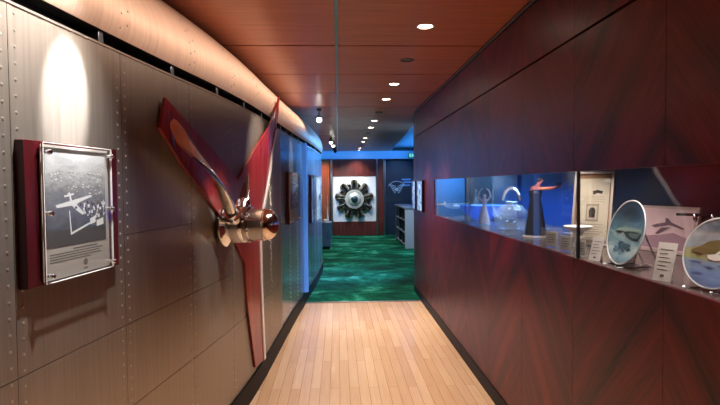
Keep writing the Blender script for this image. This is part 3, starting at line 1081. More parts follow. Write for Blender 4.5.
# caption cards
def caption(label, x, y, az, lean, wd, ht, lines):
    t = leaning('caption_card', label, 'caption card', x, y, az, lean, 'caption cards in the display case')
    m = MB(); m.box(-wd/2, wd/2, 0, .003, 0, ht)
    m.build('card', CARD, t)
    m = MB()
    for i in range(lines):
        z = ht * (.80 - .52 * i / max(1, lines - 1))
        m.box(-wd * .34, wd * (.34 - .12 * ((i * 2) % 3)), -.0008, .0002, z, z + ht * .022)
    m.box(-wd * .10, wd * .10, -.0008, .0002, ht * .10, ht * .17)
    m.build('caption_lines', INK, t, smooth=0)
    m = MB()
    m.add([(-wd*.2, .003, .0), (wd*.2, .003, .0), (wd*.2, .003, ht*.6), (-wd*.2, .003, ht*.6), (-wd*.2, .045, .008), (wd*.2, .045, .008)],
          [(0, 1, 2, 3), (0, 4, 5, 1), (3, 2, 5, 4), (0, 3, 4), (1, 5, 2)])
    m.build('easel_back', CARD, t)
caption('white caption card leaning between the two painted plates', 1.098, 1.72, R(-66), 17, .066, .135, 6)
caption('small white caption card leaning just left of the blue-grey plate', 1.105, 2.20, R(-66), 19, .058, .105, 5)

# clear acrylic blocks with little cards
def block(label, x, y, az, wd, ht):
    t = thing('acrylic_block', label, 'acrylic block', (x, y, SZ), (0, 0, az), 'acrylic blocks in the display case')
    m = MB(); m.box(-wd/2, wd/2, -.03, .03, 0, ht)
    m.build('clear_body', ACRYL, t, bevel=.002)
    m = MB(); m.box(-wd*.36, wd*.36, -.004, .004, .008, ht * .84)
    k = m.build('inner_card', simple('block_card', (205, 202, 198), .8), t)
    m = MB()
    for i in range(4):
        m.box(-wd*.26, wd*(.26 - .08 * (i % 2)), -.0052, -.0039, ht * (.66 - .13 * i), ht * (.66 - .13 * i) + .003)
    m.build('caption_lines', INK, k, smooth=0)
block('clear acrylic block farthest left, in front of the white dish', 1.12, 2.68, R(-55), .085, .10)
block('clear acrylic block in the middle of the three, left of the pane joint', 1.12, 2.51, R(-55), .078, .092)
block('clear acrylic block nearest the small caption card', 1.115, 2.345, R(-60), .07, .088)

# white dish
t = thing('white_dish', 'round white dish on a foot standing behind the left acrylic block', 'dish', (1.27, 2.70, SZ))
m = MB(); m.lathe([(.028, 0), (.03, .004), (.022, .015), (.02, .06), (.03, .08), (.062, .094), (.074, .108), (.071, .110), (.055, .10), (.0005, .094)], (0, 0, 0), (0, 0, 1), 32)
m.build('bowl', WHITE, t)

# ------------------------------------------------------------------ statuette
def skin_obj(name, joints, edges, mat, parent, sub=2):
    me = bpy.data.meshes.new(name + '_cage')
    me.from_pydata([j[0] for j in joints], edges, [])
    ob = bpy.data.objects.new(name, me)
    COL.objects.link(ob)
    md = ob.modifiers.new('skin', 'SKIN')
    md.use_smooth_shade = True
    if not me.skin_vertices:
        me.skin_vertices.new()
    for i, j in enumerate(joints):
        me.skin_vertices[0].data[i].radius = j[1] if isinstance(j[1], tuple) else (j[1], j[1])
    me.skin_vertices[0].data[0].use_root = True
    sb = ob.modifiers.new('sub', 'SUBSURF')
    sb.levels = sb.render_levels = sub
    dg = bpy.context.evaluated_depsgraph_get()
    dg.update()
    nm = bpy.data.meshes.new_from_object(ob.evaluated_get(dg))
    ob.modifiers.clear()
    ob.data = nm
    bpy.data.meshes.remove(me)
    nm.name = name
    nm.materials.clear()
    nm.materials.append(mat)
    for p in nm.polygons:
        p.use_smooth = True
    ob.parent = parent
    return ob
SKIN = simple('rosy_bronze', (206, 128, 104), 0.28, 0.15)
t = thing('statuette', 'dark robed statuette with a rosy outstretched arm, standing left of the acrylic blocks', 'statuette', (1.24, 3.22, SZ), (0, 0, R(-24)))
t.scale = (1.07, 1.07, 1.02)
# local +X points towards the right of the picture
J = [((0, 0, .19), (.030, .024)), ((0, 0, .24), (.026, .02)), ((.004, 0, .285), (.032, .024)), ((.010, 0, .312), (.014, .014)),
     ((.020, -.002, .328), (.011, .011)), ((.028, -.004, .346), (.018, .017)), ((.032, -.005, .362), (.013, .014)),
     ((-.024, -.010, .302), (.014, .014)), ((.012, -.032, .296), (.0115, .0115)), ((.060, -.038, .300), (.0095, .0095)), ((.108, -.038, .306), (.0075, .0075)), ((.124, -.038, .308), (.007, .004)),
     ((.030, .016, .298), (.013, .013)), ((.072, .012, .296), (.010, .010)), ((.106, .004, .302), (.008, .008)),
     ((-.006, .010, .12), (.022, .022)), ((-.006, .010, .05), (.014, .014)), ((-.006, .008, .016), (.010, .010)),
     ((.008, -.012, .12), (.022, .022)), ((.010, -.012, .05), (.014, .014)), ((.012, -.014, .016), (.010, .010))]
E_ = [(0, 1), (1, 2), (2, 3), (3, 4), (4, 5), (5, 6), (2, 7), (7, 8), (8, 9), (9, 10), (10, 11), (2, 12), (12, 13), (13, 14), (0, 15), (15, 16), (16, 17), (0, 18), (18, 19), (19, 20)]
body = skin_obj('body', J, E_, SKIN, t)
hand = MB()
for i, (dx, dz, ln) in enumerate(((0, .005, .016), (.001, .0018, .018), (.001, -.0014, .017), (0, -.0046, .013))):
    hand.tube([(.122, -.038 , .308 + dz), (.122 + ln * .6, -.039, .309 + dz * 1.3), (.122 + ln, -.040, .307 + dz * 1.3)], [.0021, .0019, .0013], 6)
hand.tube([(.112, -.040, .311), (.120, -.046, .316), (.126, -.046, .317)], [.0026, .0022, .0015], 6)
hand.build('fingers', SKIN, body)
face = MB()
face.ball((.0475, -.004, .346), .0035, 8, 0)
face.ball((.043, -.012, .351), .0018, 8, 1); face.ball((.043, .004, .351), .0018, 8, 1)
face.tube([(.0435, -.009, .3385), (.0445, -.004, .338), (.0435, .001, .3385)], .0011, 6, 1)
face.build('face', [SKIN, simple('dark_bronze', (40, 24, 20), .4)], body)
m = MB()
m.lathe([(.060, .010), (.057, .05), (.050, .11), (.043, .16), (.036, .205), (.031, .235), (.036, .262), (.038, .282), (.028, .290)], (0, 0, 0), (0, 0, 1), 28)
for i, p in enumerate(m.v):
    a = math.atan2(p[1], p[0]); k = 1 + .07 * sin(a * 7) * max(0, (.2 - p[2]) / .2)
    m.v[i] = (p[0] * k, p[1] * .78 * k, p[2])
m.build('robe', simple('dark_robe', (30, 20, 18), 0.5, noise=.35, nscale=20), t, smooth=70)
m = MB(); m.ball((.022, -.004, .353), .0195, 14, 0, (1, .98, .95)); m.ball((.006, -.002, .345), .010, 10)
m.build('hair', simple('dark_hair', (44, 22, 20), 0.4), t)
m = MB(); m.lathe([(.072, 0), (.072, .006), (.066, .011), (.0005, .011)], (0, 0, 0), (0, 0, 1), 32)
e = m.build('base', simple('pale_marble', (214, 208, 202), 0.3), t); e['label'] = 'pale round base'
m = MB()
m.ball((.128, -.040, .326), .010, 10, 0, (1.6, .8, .8)); m.ball((.144, -.040, .334), .006, 8)
m.prism([(.115, -.075), (.135, -.04), (.115, -.005), (.125, -.04)], lambda a, b, d: (a, b, d), .328, .331)
m.build('held_bird', simple('dark_bird', (46, 44, 46), 0.35), t)

# ------------------------------------------------------------------ glassware and models at the far end of the case
t = thing('glass_kettle', 'large clear glass kettle with arched handle standing left of the statuette', 'glass kettle', (1.25, 3.70, SZ))
m = MB()
m.lathe([(.07, 0), (.095, .01), (.118, .05), (.122, .095), (.108, .14), (.075, .175), (.042, .19), (.040, .20), (.048, .205)], (0, 0, 0), (0, 0, 1), 36)
m.build('body', JUG, t)
m = MB()
m.tube([(.0 + .085 * cos(a), 0, .17 + .135 * sin(a)) for a in [R(20 + 7 * i) for i in range(21)]], .010, 10)
q = m.build('handle', simple('bright_handle', (226, 228, 232), 0.12, 0.9), t); q.rotation_euler = (0, 0, R(-60))
m = MB()
m.tube([(.105, 0, .06), (.15, 0, .10), (.172, 0, .165)], [.022, .015, .010], 12)
q = m.build('spout', JUG, t); q.rotation_euler = (0, 0, R(120))
m = MB(); m.lathe([(.07, -.0), (.072, .004), (.07, .008)], (0, 0, .001), (0, 0, 1), 32); m.build('foot_ring', CHROME, t)
m = MB(); m.tube([(.049 * cos(2*pi*i/32), .049 * sin(2*pi*i/32), .205) for i in range(33)], .003, 6, 0, False)
m.build('rim', CHROME, t)
t = thing('glass_tumbler', 'small clear glass tumbler standing in front of the large glass kettle', 'tumbler', (1.13, 3.36, SZ))
m = MB(); m.lathe([(.030, 0), (.034, .003), (.040, .088), (.038, .088), (.033, .008), (.0005, .007)], (0, 0, 0), (0, 0, 1), 24)
m.build('cup', JUG, t)
m = MB(); m.tube([(.039 * cos(2*pi*i/24), .039 * sin(2*pi*i/24), .088) for i in range(25)], .002, 6, 0, False)
m.build('rim', CHROME, t)
t = thing('blue_bowl', 'blue speckled glass bowl in the far part of the display case', 'bowl', (1.34, 4.76, SZ))
m = MB(); m.lathe([(.06, 0), (.07, .006), (.13, .03), (.19, .085), (.215, .14), (.208, .142), (.18, .09), (.12, .04), (.0005, .02)], (0, 0, 0), (0, 0, 1), 36)
m.build('bowl', BLUEG, t)
m = MB()
for i in range(26):
    a = 6.28 * rr.random(); q = .08 + .055 * rr.random()
    z = .012 + (q * 1.45 - .06) * .42 if q < .1 else .035 + (q - .1) * 1.0
    m.ball((cos(a) * q * 1.42, sin(a) * q * 1.42, .045 + (q - .08) * 1.25), .005, 6)
q = m.build('speckles', WHITE, t); q['kind'] = 'stuff'
SK2 = simple('pink_porcelain', (226, 176, 166), 0.25)
t = thing('pink_figurine', 'small pink porcelain figurine with arms looped overhead, beside the blue bowl', 'figurine', (1.22, 4.30, SZ), (0, 0, R(-30)))
J = [((0, 0, .12), (.020, .018)), ((.003, 0, .16), (.016, .014)), ((.002, 0, .195), (.022, .017)), ((.002, 0, .215), (.009, .009)), ((.004, 0, .238), (.015, .015)), ((.004, 0, .25), (.011, .011)),
     ((-.030, 0, .20), (.009, .009)), ((-.052, 0, .235), (.0075, .0075)), ((-.036, 0, .28), (.006, .006)), ((-.010, 0, .30), (.005, .005)),
     ((.032, 0, .20), (.009, .009)), ((.056, 0, .235), (.0075, .0075)), ((.042, 0, .28), (.006, .006)), ((.016, 0, .302), (.005, .005)),
     ((-.010, 0, .06), (.015, .015)), ((-.012, 0, .012), (.009, .009)), ((.012, 0, .06), (.015, .015)), ((.014, 0, .012), (.009, .009))]
E_ = [(0, 1), (1, 2), (2, 3), (3, 4), (4, 5), (2, 6), (6, 7), (7, 8), (8, 9), (2, 10), (10, 11), (11, 12), (12, 13), (0, 14), (14, 15), (0, 16), (16, 17)]
skin_obj('body', J, E_, SK2, t)
m = MB(); m.lathe([(.05, .008), (.044, .05), (.03, .10), (.021, .14), (.02, .15)], (0, 0, 0), (0, 0, 1), 20)
m.build('skirt', SK2, t)
m = MB(); m.lathe([(.05, 0), (.05, .006), (.0005, .008)], (0, 0, 0), (0, 0, 1), 20)
m.build('base', WHITE, t)
# model seaplane
t = thing('model_seaplane', 'tiny pale model seaplane on a black stand at the far end of the display case', 'model aircraft', (1.20, 5.42, SZ), (0, 0, R(-62)))
m = MB(); m.tube([(-.13, 0, .11), (-.10, 0, .11), (.0, 0, .10), (.09, 0, .10), (.12, 0, .105)], [.008, .016, .026, .022, .006], 14); m.build('fuselage', WHITE, t)
m = MB(); m.box(-.02, .045, -.19, .19, .128, .134); m.build('wing', simple('gold_wing', (214, 190, 130), .35, .3), t, bevel=.002)
m = MB(); m.box(-.13, -.10, -.055, .055, .118, .122); m.prism([(-.135, .11), (-.095, .11), (-.12, .155), (-.135, .155)], lambda a, b, d: (a, d, b), -.002, .002); m.build('tail', WHITE, t)
for s in (-1, 1):
    for d in (.05, .11):
        m = MB(); m.tube([(.0, s * d, .125), (.06, s * d, .125)], [.006, .012], 10); m.build('engine', STEEL, t)
m = MB(); m.box(-.05, .05, -.04, .04, 0, .012); m.tube([(0, 0, .01), (0, 0, .085)], .004, 8); m.build('stand', BLACK, t)
t = thing('slim_bottle', 'slim pale bottle standing behind the model seaplane at the far end of the case', 'bottle', (1.42, 5.30, SZ))
m = MB(); m.lathe([(.03, 0), (.032, .005), (.032, .15), (.012, .20), (.011, .25), (.014, .255)], (0, 0, 0), (0, 0, 1), 20); m.build('body', JUG, t)
m = MB(); m.lathe([(.011, 0), (.011, .03), (.0005, .032)], (0, 0, .25), (0, 0, 1), 14); m.build('cap', STEEL, t)
# dark glossy model behind the second plate
t = thing('dark_model_aircraft', 'dark glossy model aircraft with chrome fittings behind the caption card and hill plate', 'model aircraft', (1.575, 2.03, SZ), (0, 0, R(-130)))
t.scale = (.5, .5, 1.0)
m = MB(); m.tube([(-.28, 0, .175), (-.2, 0, .18), (-.02, 0, .185), (.14, 0, .185), (.2, 0, .18), (.215, 0, .18)], [.008, .028, .05, .055, .042, .01], 20); m.build('fuselage', simple('dark_gloss', (22, 22, 26), .12), t)
m = MB(); m.prism([(-.05, -.02), (.08, -.02), (.06, -.36), (-.01, -.36)], lambda a, b, d: (a, b, d), .196, .206); m.prism([(-.05, .02), (.08, .02), (.06, .22), (-.01, .22)], lambda a, b, d: (a, b, d), .196, .206); m.build('wing', simple('dark_wing', (30, 30, 34), .15), t)
m = MB(); m.tube([(.19 , .043 * cos(2*pi*i/24), .18 + .043 * sin(2*pi*i/24)) for i in range(25)], .004, 8, 0, False); m.build('cowl_ring', CHROME, t)
m = MB(); m.prism([(-.03, .0), (.03, .0), (.008, .15), (-.004, .15)], lambda a, b, d: (.222 + d, a * .4, .18 + b), 0, .004); m.prism([(-.03, .0), (.03, .0), (.008, -.12), (-.004, -.12)], lambda a, b, d: (.222 + d, a * .4, .18 + b), 0, .004); m.ball((.226, 0, .18), .013, 10); m.build('propeller', CHROME, t)
for ey in (-.10, -.22):
    m = MB(); m.tube([(.05, ey, .19), (.10, ey, .19), (.115, ey, .19)], [.014, .019, .008], 12); m.build('engine_pod', CHROME, t)
m = MB(); m.lathe([(.09, 0), (.09, .012), (.012, .018), (.010, .135), (.0005, .14)], (0, 0, 0), (0, 0, 1), 24); m.build('stand', BLACK, t)

# ------------------------------------------------------------------ glowing panels standing in for display windows on the curved end of the right wall
def glowmat(name, seed):
    m, nt, b = new_mat(name)
    x, y, z = sepxyz(nt)
    n = noise(nt, comb(nt, mth(nt, 'MULTIPLY', x, 5), seed, mth(nt, 'MULTIPLY', z, 9)), 1.4, 5, .6, .6)
    c = ramp(nt, n, [(.35, (70, 120, 190)), (.5, (150, 190, 235)), (.65, (225, 238, 250))])
    nt.links.new(c, b.inputs['Base Color']); nt.links.new(c, b.inputs['Emission Color'])
    b.inputs['Emission Strength'].default_value = 0.55  # painted glow in place of a lit window interior
    b.inputs['Roughness'].default_value = .2
    return m
for y0, y1, lab, sd in ((6.34, 6.80, 'black-framed pale blue panel with painted glow, standing in for a display window past the case', 2.0), (6.90, 7.24, 'black-framed whitish panel with painted glow, standing in for a display window at the wall curve', 9.0)):
    t = thing('lightbox_picture', lab, 'picture', (XR - .001, (y0 + y1) / 2, 1.355), (0, 0, R(-90)))
    hw = (y1 - y0) / 2; hh = .195
    m = MB()
    for a in ((-hw, -hw + .035, -hh, hh), (hw - .035, hw, -hh, hh), (-hw + .035, hw - .035, -hh, -hh + .012), (-hw + .035, hw - .035, hh - .012, hh)):
        m.box(a[0], a[1], -.03, 0, a[2], a[3])
    m.build('frame', BLACK, t, bevel=.002)
    m = MB(); m.box(-hw + .034, hw - .034, -.024, -.003, -hh + .011, hh - .011)
    m.build('painted_glow_panel', glowmat('lightbox_%d' % int(sd), sd), t, smooth=0)

# ------------------------------------------------------------------ ceiling downlights
DLX = .562
CW_P, FL_P = 20, 250
def dl_geo(on):
    m = MB(); m.lathe([(.047, .002), (.058, .002), (.060, -.003), (.052, -.006), (.046, -.004), (.044, .004)], (0, 0, 0), (0, 0, 1), 28)
    l = MB(); l.lathe([(.0005, 0.0), (.030, -.001), (.045, -.0005), (.045, .002)], (0, 0, 0), (0, 0, 1), 28)
    return m, l
protos = {}
ordn = ['nearest', 'second', 'third', 'fourth', 'fifth', 'sixth', 'seventh', 'eighth', 'ninth', 'tenth', 'eleventh', 'twelfth', 'thirteenth']
DL = [3.30, 4.19, 5.18, 6.09, 7.18, 8.13, 9.07, 10.05, 11.1, 12.1, 13.1, 14.1, 14.95]
OFF = {1, 4, 7, 10}
for k, y in enumerate(DL):
    on = k not in OFF
    lab = ('lit' if on else 'unlit') + ' recessed ceiling downlight, ' + ordn[k] + ' from the camera along the wooden ceiling'
    x = DLX + .004 * k
    if on not in protos:
        t = thing('downlight', lab, 'downlight', (x, y, ZC - .0005), (0, 0, 0), 'downlights along the wooden ceiling')
        a, b = dl_geo(on)
        a.build('trim_ring', simple('ring_white', (205, 190, 178), .4) if on else simple('ring_bronze', (96, 62, 46), .4), t)
        b.build('lens', LAMP_ON if on else LAMP_OFF, t)
        protos[on] = t
    else:
        dup(protos[on], (x, y, ZC - .0005), lab, 'downlights along the wooden ceiling')
    if on:
        if k < 5:
            spot((x, y, ZC - .02), (x - (.35 if k < 2 else .08 if k < 4 else .3), y, 0), FL_P, 78, .9, (1.0, .88, .76), .04)
        else:
            spot((x, y, ZC - .02), (x - .3, y, 0), 80, 110, .8, (1, .92, .80), .04)
for y in (.42, 1.38, 2.34):
    spot((DLX, y, ZC - .02), (DLX - .4, y, 0), FL_P * .5, 70, .9, (1.0, .84, .68), .04)

# spotlight heads on the ceiling track
def head(label, x, y, drop, aim):
    t = thing('track_spotlight', label, 'spotlight', (x, y, ZC), (0, 0, 0), 'spotlights hanging from the ceiling')
    m = MB(); m.lathe([(.03, 0), (.03, -.02), (.01, -.024), (.0005, -.024)], (0, 0, 0), (0, 0, 1), 16); m.build('mount', BLACK, t)
    m = MB(); m.tube([(0, 0, -.02), (0, 0, -drop + .03)], .006, 8); m.build('stem', STEEL, t)
    d = (Vector(aim) - Vector((x, y, ZC - drop))).normalized()
    m = MB(); m.lathe([(.02, -.05), (.034, -.045), (.040, .03), (.042, .05), (.036, .05), (.033, .02), (.0005, .02)], (0, 0, -drop), d, 18); hh = m.build('lamp_head', BLACK, t)
    m = MB(); m.lathe([(.0005, 0), (.034, 0), (.034, .004), (.0005, .012)], Vector((0, 0, -drop)) + d * .034, d, 18); m.build('lens', emit('spot_lens', (255, 246, 236), 14), hh)
    return Vector((x, y, ZC - drop)) + d * .06
p = head('hanging ceiling spotlight nearest the camera, above the curved metal wall', -.237, 6.87, .13, (-.1, 3.6, 1.0))
spot(p, (.1, 4.2, 0), 40, 50, .6, (1, .92, .82), .03)
for x, y, dr, lab, aim in ((-.135, 11.0, .08, 'second hanging spotlight from the camera along the ceiling channel', (.1, 8.5, 0)), (-.10, 11.9, .08, 'third hanging spotlight from the camera along the ceiling channel', (.4, 9.6, 0)),
                           (-.09, 12.9, .07, 'fourth hanging spotlight from the camera along the ceiling channel', (.45, 15.3, 1.1)), (-.07, 13.9, .08, 'farthest hanging spotlight along the ceiling channel before the blue header', (.45, 15.3, 1.1))):
    p = head(lab, x, y, dr, aim)
    spot(p, aim, 60, 46, .5, (.95, 1, 1), .03)

# ------------------------------------------------------------------ far exhibit with the radial engine
YP = 15.28
t = thing('exhibit_panel', 'tall wooden exhibit panel with a white square and silver posts on the far wall', 'exhibit panel', (.59, 15.465, 0.01))
def eb(name, x0, x1, y0, y1, z0, z1, mat):
    m = MB(); m.box(x0 - .59, x1 - .59, y0 - 15.465, y1 - 15.465, z0 - .01, z1 - .01)
    return m.build(name, mat, t, bevel=.003)
eb('upper_board', -.155, 1.125, YP + .02, 15.46, 1.755, 2.238, FARW)
eb('lower_board', -.155, 1.125, YP + .02, 15.46, .012, .422, FARW)
eb('side_board', 1.18, 1.335, YP + .02, 15.46, .012, 2.238, FARW)
eb('white_square', -.155, 1.125, YP + .03, 15.46, .424, 1.753, simple('bright_white', (236, 240, 246), .5))
for x0, x1 in ((-.215, -.158), (1.128, 1.178), (1.337, 1.375)):
    eb('post', x0, x1, YP - .01, 15.46, .012, 2.25, STEEL)
# radial engine
EC = (.478, YP + .028, 1.085)
t = thing('radial_engine', 'dark radial aircraft engine mounted on the white square of the far exhibit', 'aircraft engine', EC)
DK = simple('engine_dark', (40, 41, 39), .35, .5); BR = simple('engine_olive', (128, 118, 84), .4, .6); PALE = simple('engine_pale', (196, 204, 204), .35, .4); TEAL = simple('engine_teal', (40, 72, 82), .3, .5)
m = MB(); m.lathe([(.30, 0), (.30, .10), (.27, .14), (.26, .145), (.0005, .145)], (0, 0, 0), (0, -1, 0), 40); m.build('crankcase', DK, t)
m = MB(); m.lathe([(.20, .14), (.275, .145), (.275, .165), (.20, .175), (.19, .17)], (0, 0, 0), (0, -1, 0), 40); m.build('case_ring', PALE, t)
m = MB(); m.lathe([(.195, .15), (.19, .19), (.15, .22), (.10, .235), (.095, .235)], (0, 0, 0), (0, -1, 0), 36); m.build('nose_case', PALE, t)
m = MB(); m.lathe([(.10, .23), (.095, .255), (.05, .27), (.045, .34), (.0005, .345)], (0, 0, 0), (0, -1, 0), 28); m.build('propeller_shaft', TEAL, t)
for i in range(9):
    a = 2 * pi * i / 9 + pi / 2
    d = Vector((cos(a), 0, sin(a))); s = Vector((-sin(a), 0, cos(a)))
    c = Vector((0, -.07, 0))
    m = MB()
    prof = [(.05, .27)]
    h = .285
    while h < .44:
        prof += [(.084, h), (.084, h + .006), (.064, h + .007), (.064, h + .0145)]
        h += .0155
    while h < .54:
        prof += [(.100, h), (.100, h + .006), (.076, h + .007), (.076, h + .0145)]
        h += .0155
    prof += [(.06, .56), (.0005, .57)]
    m.lathe(prof, c, d, 18); cy = m.build('cylinder', DK, t)
    for sg in (-1, 1):
        m = MB(); q = c + d * .50 + s * (.055 * sg) + Vector((0, -.05, 0))
        m.lathe([(.028, -.02), (.032, 0), (.030, .03), (.012, .036), (.0005, .037)], q, (0, -1, 0), 14); m.build('rocker_cover', BR, cy)
        m = MB(); m.tube([c + Vector((0, -.06, 0)) + d * .25 + s * (.03 * sg), c + Vector((0, -.06, 0)) + d * .48 + s * (.052 * sg)], .009, 8); m.build('pushrod_tube', PALE, cy)
    a2 = a + pi / 9
    d2 = Vector((cos(a2), 0, sin(a2)))
    m = MB(); q = Vector((0, -.05, 0))
    m.tube([q + d2 * .28, q + d2 * .36, q + d2 * .42 + s * .02, q + d2 * .46 + s * .05], .022, 10); m.build('intake_pipe', BR, t)
    m = MB(); q = Vector((0, -.10, 0)) + d2 * .415
    m.lathe([(.046, 0), (.046, .02), (.034, .022), (.034, .004), (.0005, .003)], q, (0, -1, 0), 18); m.build('exhaust_stub', DK, t)

# emblem on dark glass, right of the exhibit
t = thing('glass_screen', 'dark glossy glass screen with a pale winged emblem right of the exhibit panel', 'glass screen', (1.85, 15.44, 0.01))
m = MB(); m.box(-.43, .62, -.02, .02, 0, 2.22); gs = m.build('dark_panel', simple('dark_glass', (46, 58, 76), .12), t)
m = MB(); m.box(-.455, -.43, -.03, .02, 0, 2.23); m.build('jamb', STEEL, t)
m = MB()
fn = lambda a, b, d: (a, d, b)
cx, cz = -.10, 1.35
for s in (-1, 1):
    for i in range(5):
        m.prism([(cx + s * .03, cz + .10 - .05 * i), (cx + s * (.24 - .03 * i), cz + .17 - .055 * i), (cx + s * (.22 - .03 * i), cz + .14 - .055 * i), (cx + s * .03, cz + .08 - .05 * i)], fn, -.026, -.0195)
m.tube([(cx + .26 * cos(R(20 + 7 * i)), -.023, cz + .02 + .22 * sin(R(20 + 7 * i))) for i in range(21)], .009, 6)
m.lathe([(.0005, 0), (.05, 0), (.05, .006), (.0005, .006)], (cx, -.0195, cz), (0, -1, 0), 18)
q = m.build('winged_emblem', simple('etched_pale', (150, 176, 205), .5), gs); q['label'] = 'pale etched winged emblem'
m = MB()
for x0, x1, z in ((.05, .32, 1.62), (.10, .40, 1.54), (.0, .30, 1.45)):
    m.box(x0, x1, -.0235, -.0195, z, z + .045)
m.build('etched_bars', simple('etched_blue', (70, 130, 205), .5), gs)

# console cabinet at right
CAB = simple('blue_grey_laminate', (120, 136, 158), .4); CABD = simple('dark_laminate', (44, 56, 74), .4)
t = thing('console_cabinet', 'blue-grey console cabinet with open shelves past the curved wall', 'cabinet', (1.9, 12.9, .008))
def cb(name, x0, x1, y0, y1, z0, z1, mat, lab=None):
    m = MB(); m.box(x0 - 1.9, x1 - 1.9, y0 - 12.9, y1 - 12.9, z0, z1); o = m.build(name, mat, t, bevel=.004)
    if lab: o['label'] = lab
cb('end_panel', 1.55, 2.3, 12.0, 12.04, 0, .93, simple('pale_end', (172, 184, 198), .4), 'pale end panel')
cb('end_panel', 1.55, 2.3, 13.95, 13.99, 0, .93, CAB)
cb('back_panel', 2.26, 2.3, 12.04, 13.95, 0, .93, CABD)
cb('top', 1.53, 2.32, 11.98, 14.01, .93, .97, CAB)
for z in (.05, .34, .63):
    cb('shelf', 1.56, 2.26, 12.04, 13.95, z, z + .025, CAB)
for y in (12.66, 13.3):
    cb('divider', 1.57, 2.26, y, y + .03, .075, .93, CABD)

# small cabinet at left with things on it
t = thing('side_cabinet', 'low blue panelled cabinet beside the rounded end of the metal wall', 'cabinet', (-.6, 12.3, .008))
m = MB(); m.box(-.42, .425, -.26, .26, .06, .60); m.build('body', simple('blue_cabinet', (74, 108, 150), .4), t, bevel=.004)
m = MB(); m.box(-.40, .40, -.24, .24, 0, .06); m.build('plinth', BLACK, t)
m = MB(); m.box(-.44, .445, -.28, .28, .60, .63); m.build('top', simple('blue_top', (100, 132, 170), .35), t, bevel=.003)
for x0, x1 in ((-.41, -.01), (.01, .415)):
    m = MB(); m.box(x0, x1, -.275, -.261, .075, .585); d = m.build('door', simple('blue_door', (84, 120, 164), .4), t, bevel=.003)
    m = MB(); m.tube([(x1 - .05, -.29, .28), (x1 - .05, -.29, .40)], .006, 8); m.build('handle', STEEL, d)
for i, (x, y, lab) in enumerate(((-.30, 12.16, 'pale shell-like ornament lying at the right on the low blue cabinet'), (-.44, 12.25, 'pale shell-like ornament lying at the left on the low blue cabinet'))):
    t = thing('shell_ornament', lab, 'ornament', (x, y, .6385))
    m = MB(); m.ball((0, 0, .04), .05, 14, 0, (1.1, .8, .8)); m.lathe([(.05, 0), (.05, .006), (.0005, .006)], (0, 0, 0), (0, 0, 1), 18); m.build('shell', WHITE, t)
    m = MB()
    for k in range(5):
        m.tube([(.05 - .022 * k, -.04, .035), (.045 - .022 * k, -.02, .07), (.045 - .022 * k, .02, .07)], .005, 6)
    m.build('ridges', PAPER, t)
t = thing('slim_vase', 'slim pale vase standing on the low blue cabinet', 'vase', (-.255, 12.40, .6385))
m = MB(); m.lathe([(.03, 0), (.034, .02), (.022, .12), (.014, .3), (.018, .36), (.016, .36), (.0005, .3)], (0, 0, 0), (0, 0, 1), 18); m.build('body', simple('white_glaze', (226, 232, 240), .2), t)
m = MB(); m.tube([(0, 0, .3), (.01, .0, .45), (0, 0, .62)], [.006, .008, .004], 8); m.build('stem', simple('white_stem', (222, 230, 240), .4), t)

# exit sign
t = thing('exit_sign', 'small green EXIT sign hanging from the bay ceiling beside the curved wall', 'sign', (1.93, 13.0, 2.225))
m = MB(); m.box(-.165, .165, -.02, .02, -.06, .06); bx = m.build('sign_box', emit('exit_green', (8, 130, 100), .55), t, bevel=.004)
fc = bpy.data.curves.new('lettering', 'FONT')
fc.body = 'EXIT'; fc.size = .115; fc.align_x = 'CENTER'; fc.align_y = 'CENTER'; fc.extrude = .002
fo = bpy.data.objects.new('lettering', fc); COL.objects.link(fo)
fo.parent = bx; fo.location = (-.02, -.0225, 0); fo.rotation_euler = (R(90), 0, 0)
bpy.context.view_layer.update()
fm = bpy.data.meshes.new_from_object(fo.evaluated_get(bpy.context.evaluated_depsgraph_get()))
fm.materials.clear(); fm.materials.append(emit('exit_white', (170, 255, 225), .9))
bpy.data.objects.remove(fo)
fo = bpy.data.objects.new('lettering', fm); COL.objects.link(fo)
fo.parent = bx; fo.location = (-.02, -.0225, 0); fo.rotation_euler = (R(90), 0, 0)
for x in (-.1, .1):
    m = MB(); m.tube([(x, 0, .06), (x, 0, .374)], .006, 8); m.build('hanger_rod', STEEL, t)

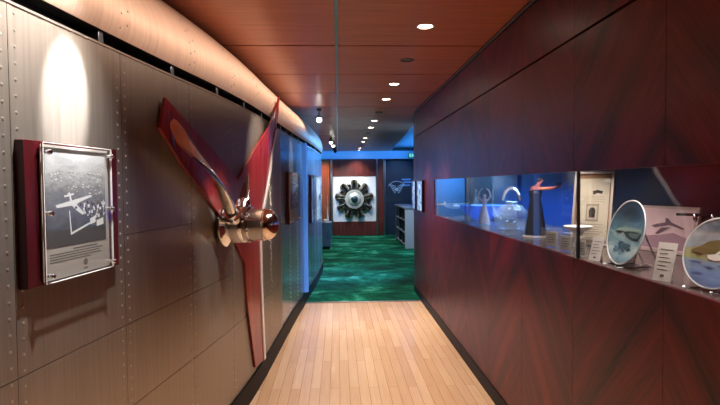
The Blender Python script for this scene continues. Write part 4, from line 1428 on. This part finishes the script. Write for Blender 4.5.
# ------------------------------------------------------------------ lamps of the place and added ones
# two added spots at the far right, then spots on the hull
spot((2.3, 10.6, 2.55), (1.7, 12.0, .5), 170, 70, .8, (.75, .88, 1), .03)  # added to brighten the console cabinet
spot((1.9, 14.0, 2.55), (1.75, 15.4, 1.4), 90, 60, .8, (.7, .85, 1), .03)  # added to lift the dark glass screen
spot((-.46, 1.78, 2.485), (-.90, 1.77, 1.80), 620, 19, .6, (1, .99, .98), .012)
spot((-.46, 1.62, 2.485), (-.92, 1.60, 1.62), 220, 66, 1.0, (1, .97, .93), .02)
spot((.25, 2.7, 2.48), (-.62, 3.0, 1.28), 120, 24, .7, (1, .96, .90), .02)  # added neutral spot to whiten the propeller chrome
spot((.05, 3.75, 2.48), (-.56, 4.0, 1.6), 120, 50, .8, (1, .84, .70), .02)  # added warm spot to brighten the red backing
spot((-.12, 5.65, 2.485), (-.5, 5.65, 1.75), 130, 24, .6, (.92, .97, 1), .02)
spot((.05, 7.7, 2.485), (-.36, 7.7, 1.7), 30, 30, .6, (.8, .92, 1), .02)
# display case lamps
ZL = ZT + .055
BAY_P = 90
BAYUP_P = 60
# strip lamp added at the ceiling channel to brighten the cowling
area((0, 2.6, ZC - .010), (-.80, 2.6, 2.20), CW_P, 8.2, .010, (1.0, .76, .60), 46)
area((1.14, 1.9, ZL), (1.14, 1.9, 0), 6.5, .08, 1.5, (1, .84, .76), 150)
area((1.24, 2.70, ZL), (1.24, 2.70, 0), 1.7, .2, .3, (1, .84, .74), 130)
spot((1.16, 2.98, ZL), (1.24, 3.2, 1.40), 7, 60, .6, (1, .80, .70), .01)  # added spot to warm the dark statuette
spot((1.14, 3.62, ZL), (1.25, 3.70, 1.25), 14, 70, .6, (.9, .95, 1), .01)  # added spot to make the kettle glass show up
area((1.45, 4.5, ZL), (1.45, 4.5, 0), 26, .3, 2.0, (.30, .58, 1), 120)  # added blue lamp, helps imitate the reflected blue in the case
# blue light of the side bay
area((2.8, 9.7, 2.1), (-.35, 8.2, 1.3), BAY_P, 1.2, .6, (.12, .42, 1), 74)
area((2.4, 11.8, 2.2), (2.4, 11.8, 3.0), BAYUP_P, 1.2, 6.0, (.05, .36, 1), 170)
area((.6, 14.95, 2.47), (.6, 15.4, 2.2), 8, 3.0, .06, (.08, .4, 1), 170)
area((-.38, 14.9, 2.3), (-.38, 15.4, 1.3), 3.5, .25, .2, (1, .66, .42), 90)
area((-1.2, 14.4, 2.3), (-1.2, 15.4, 1.2), 22, .6, .3, (.12, .42, 1), 100)  # unseen lamp added so the recess wall reflects blue in the panes
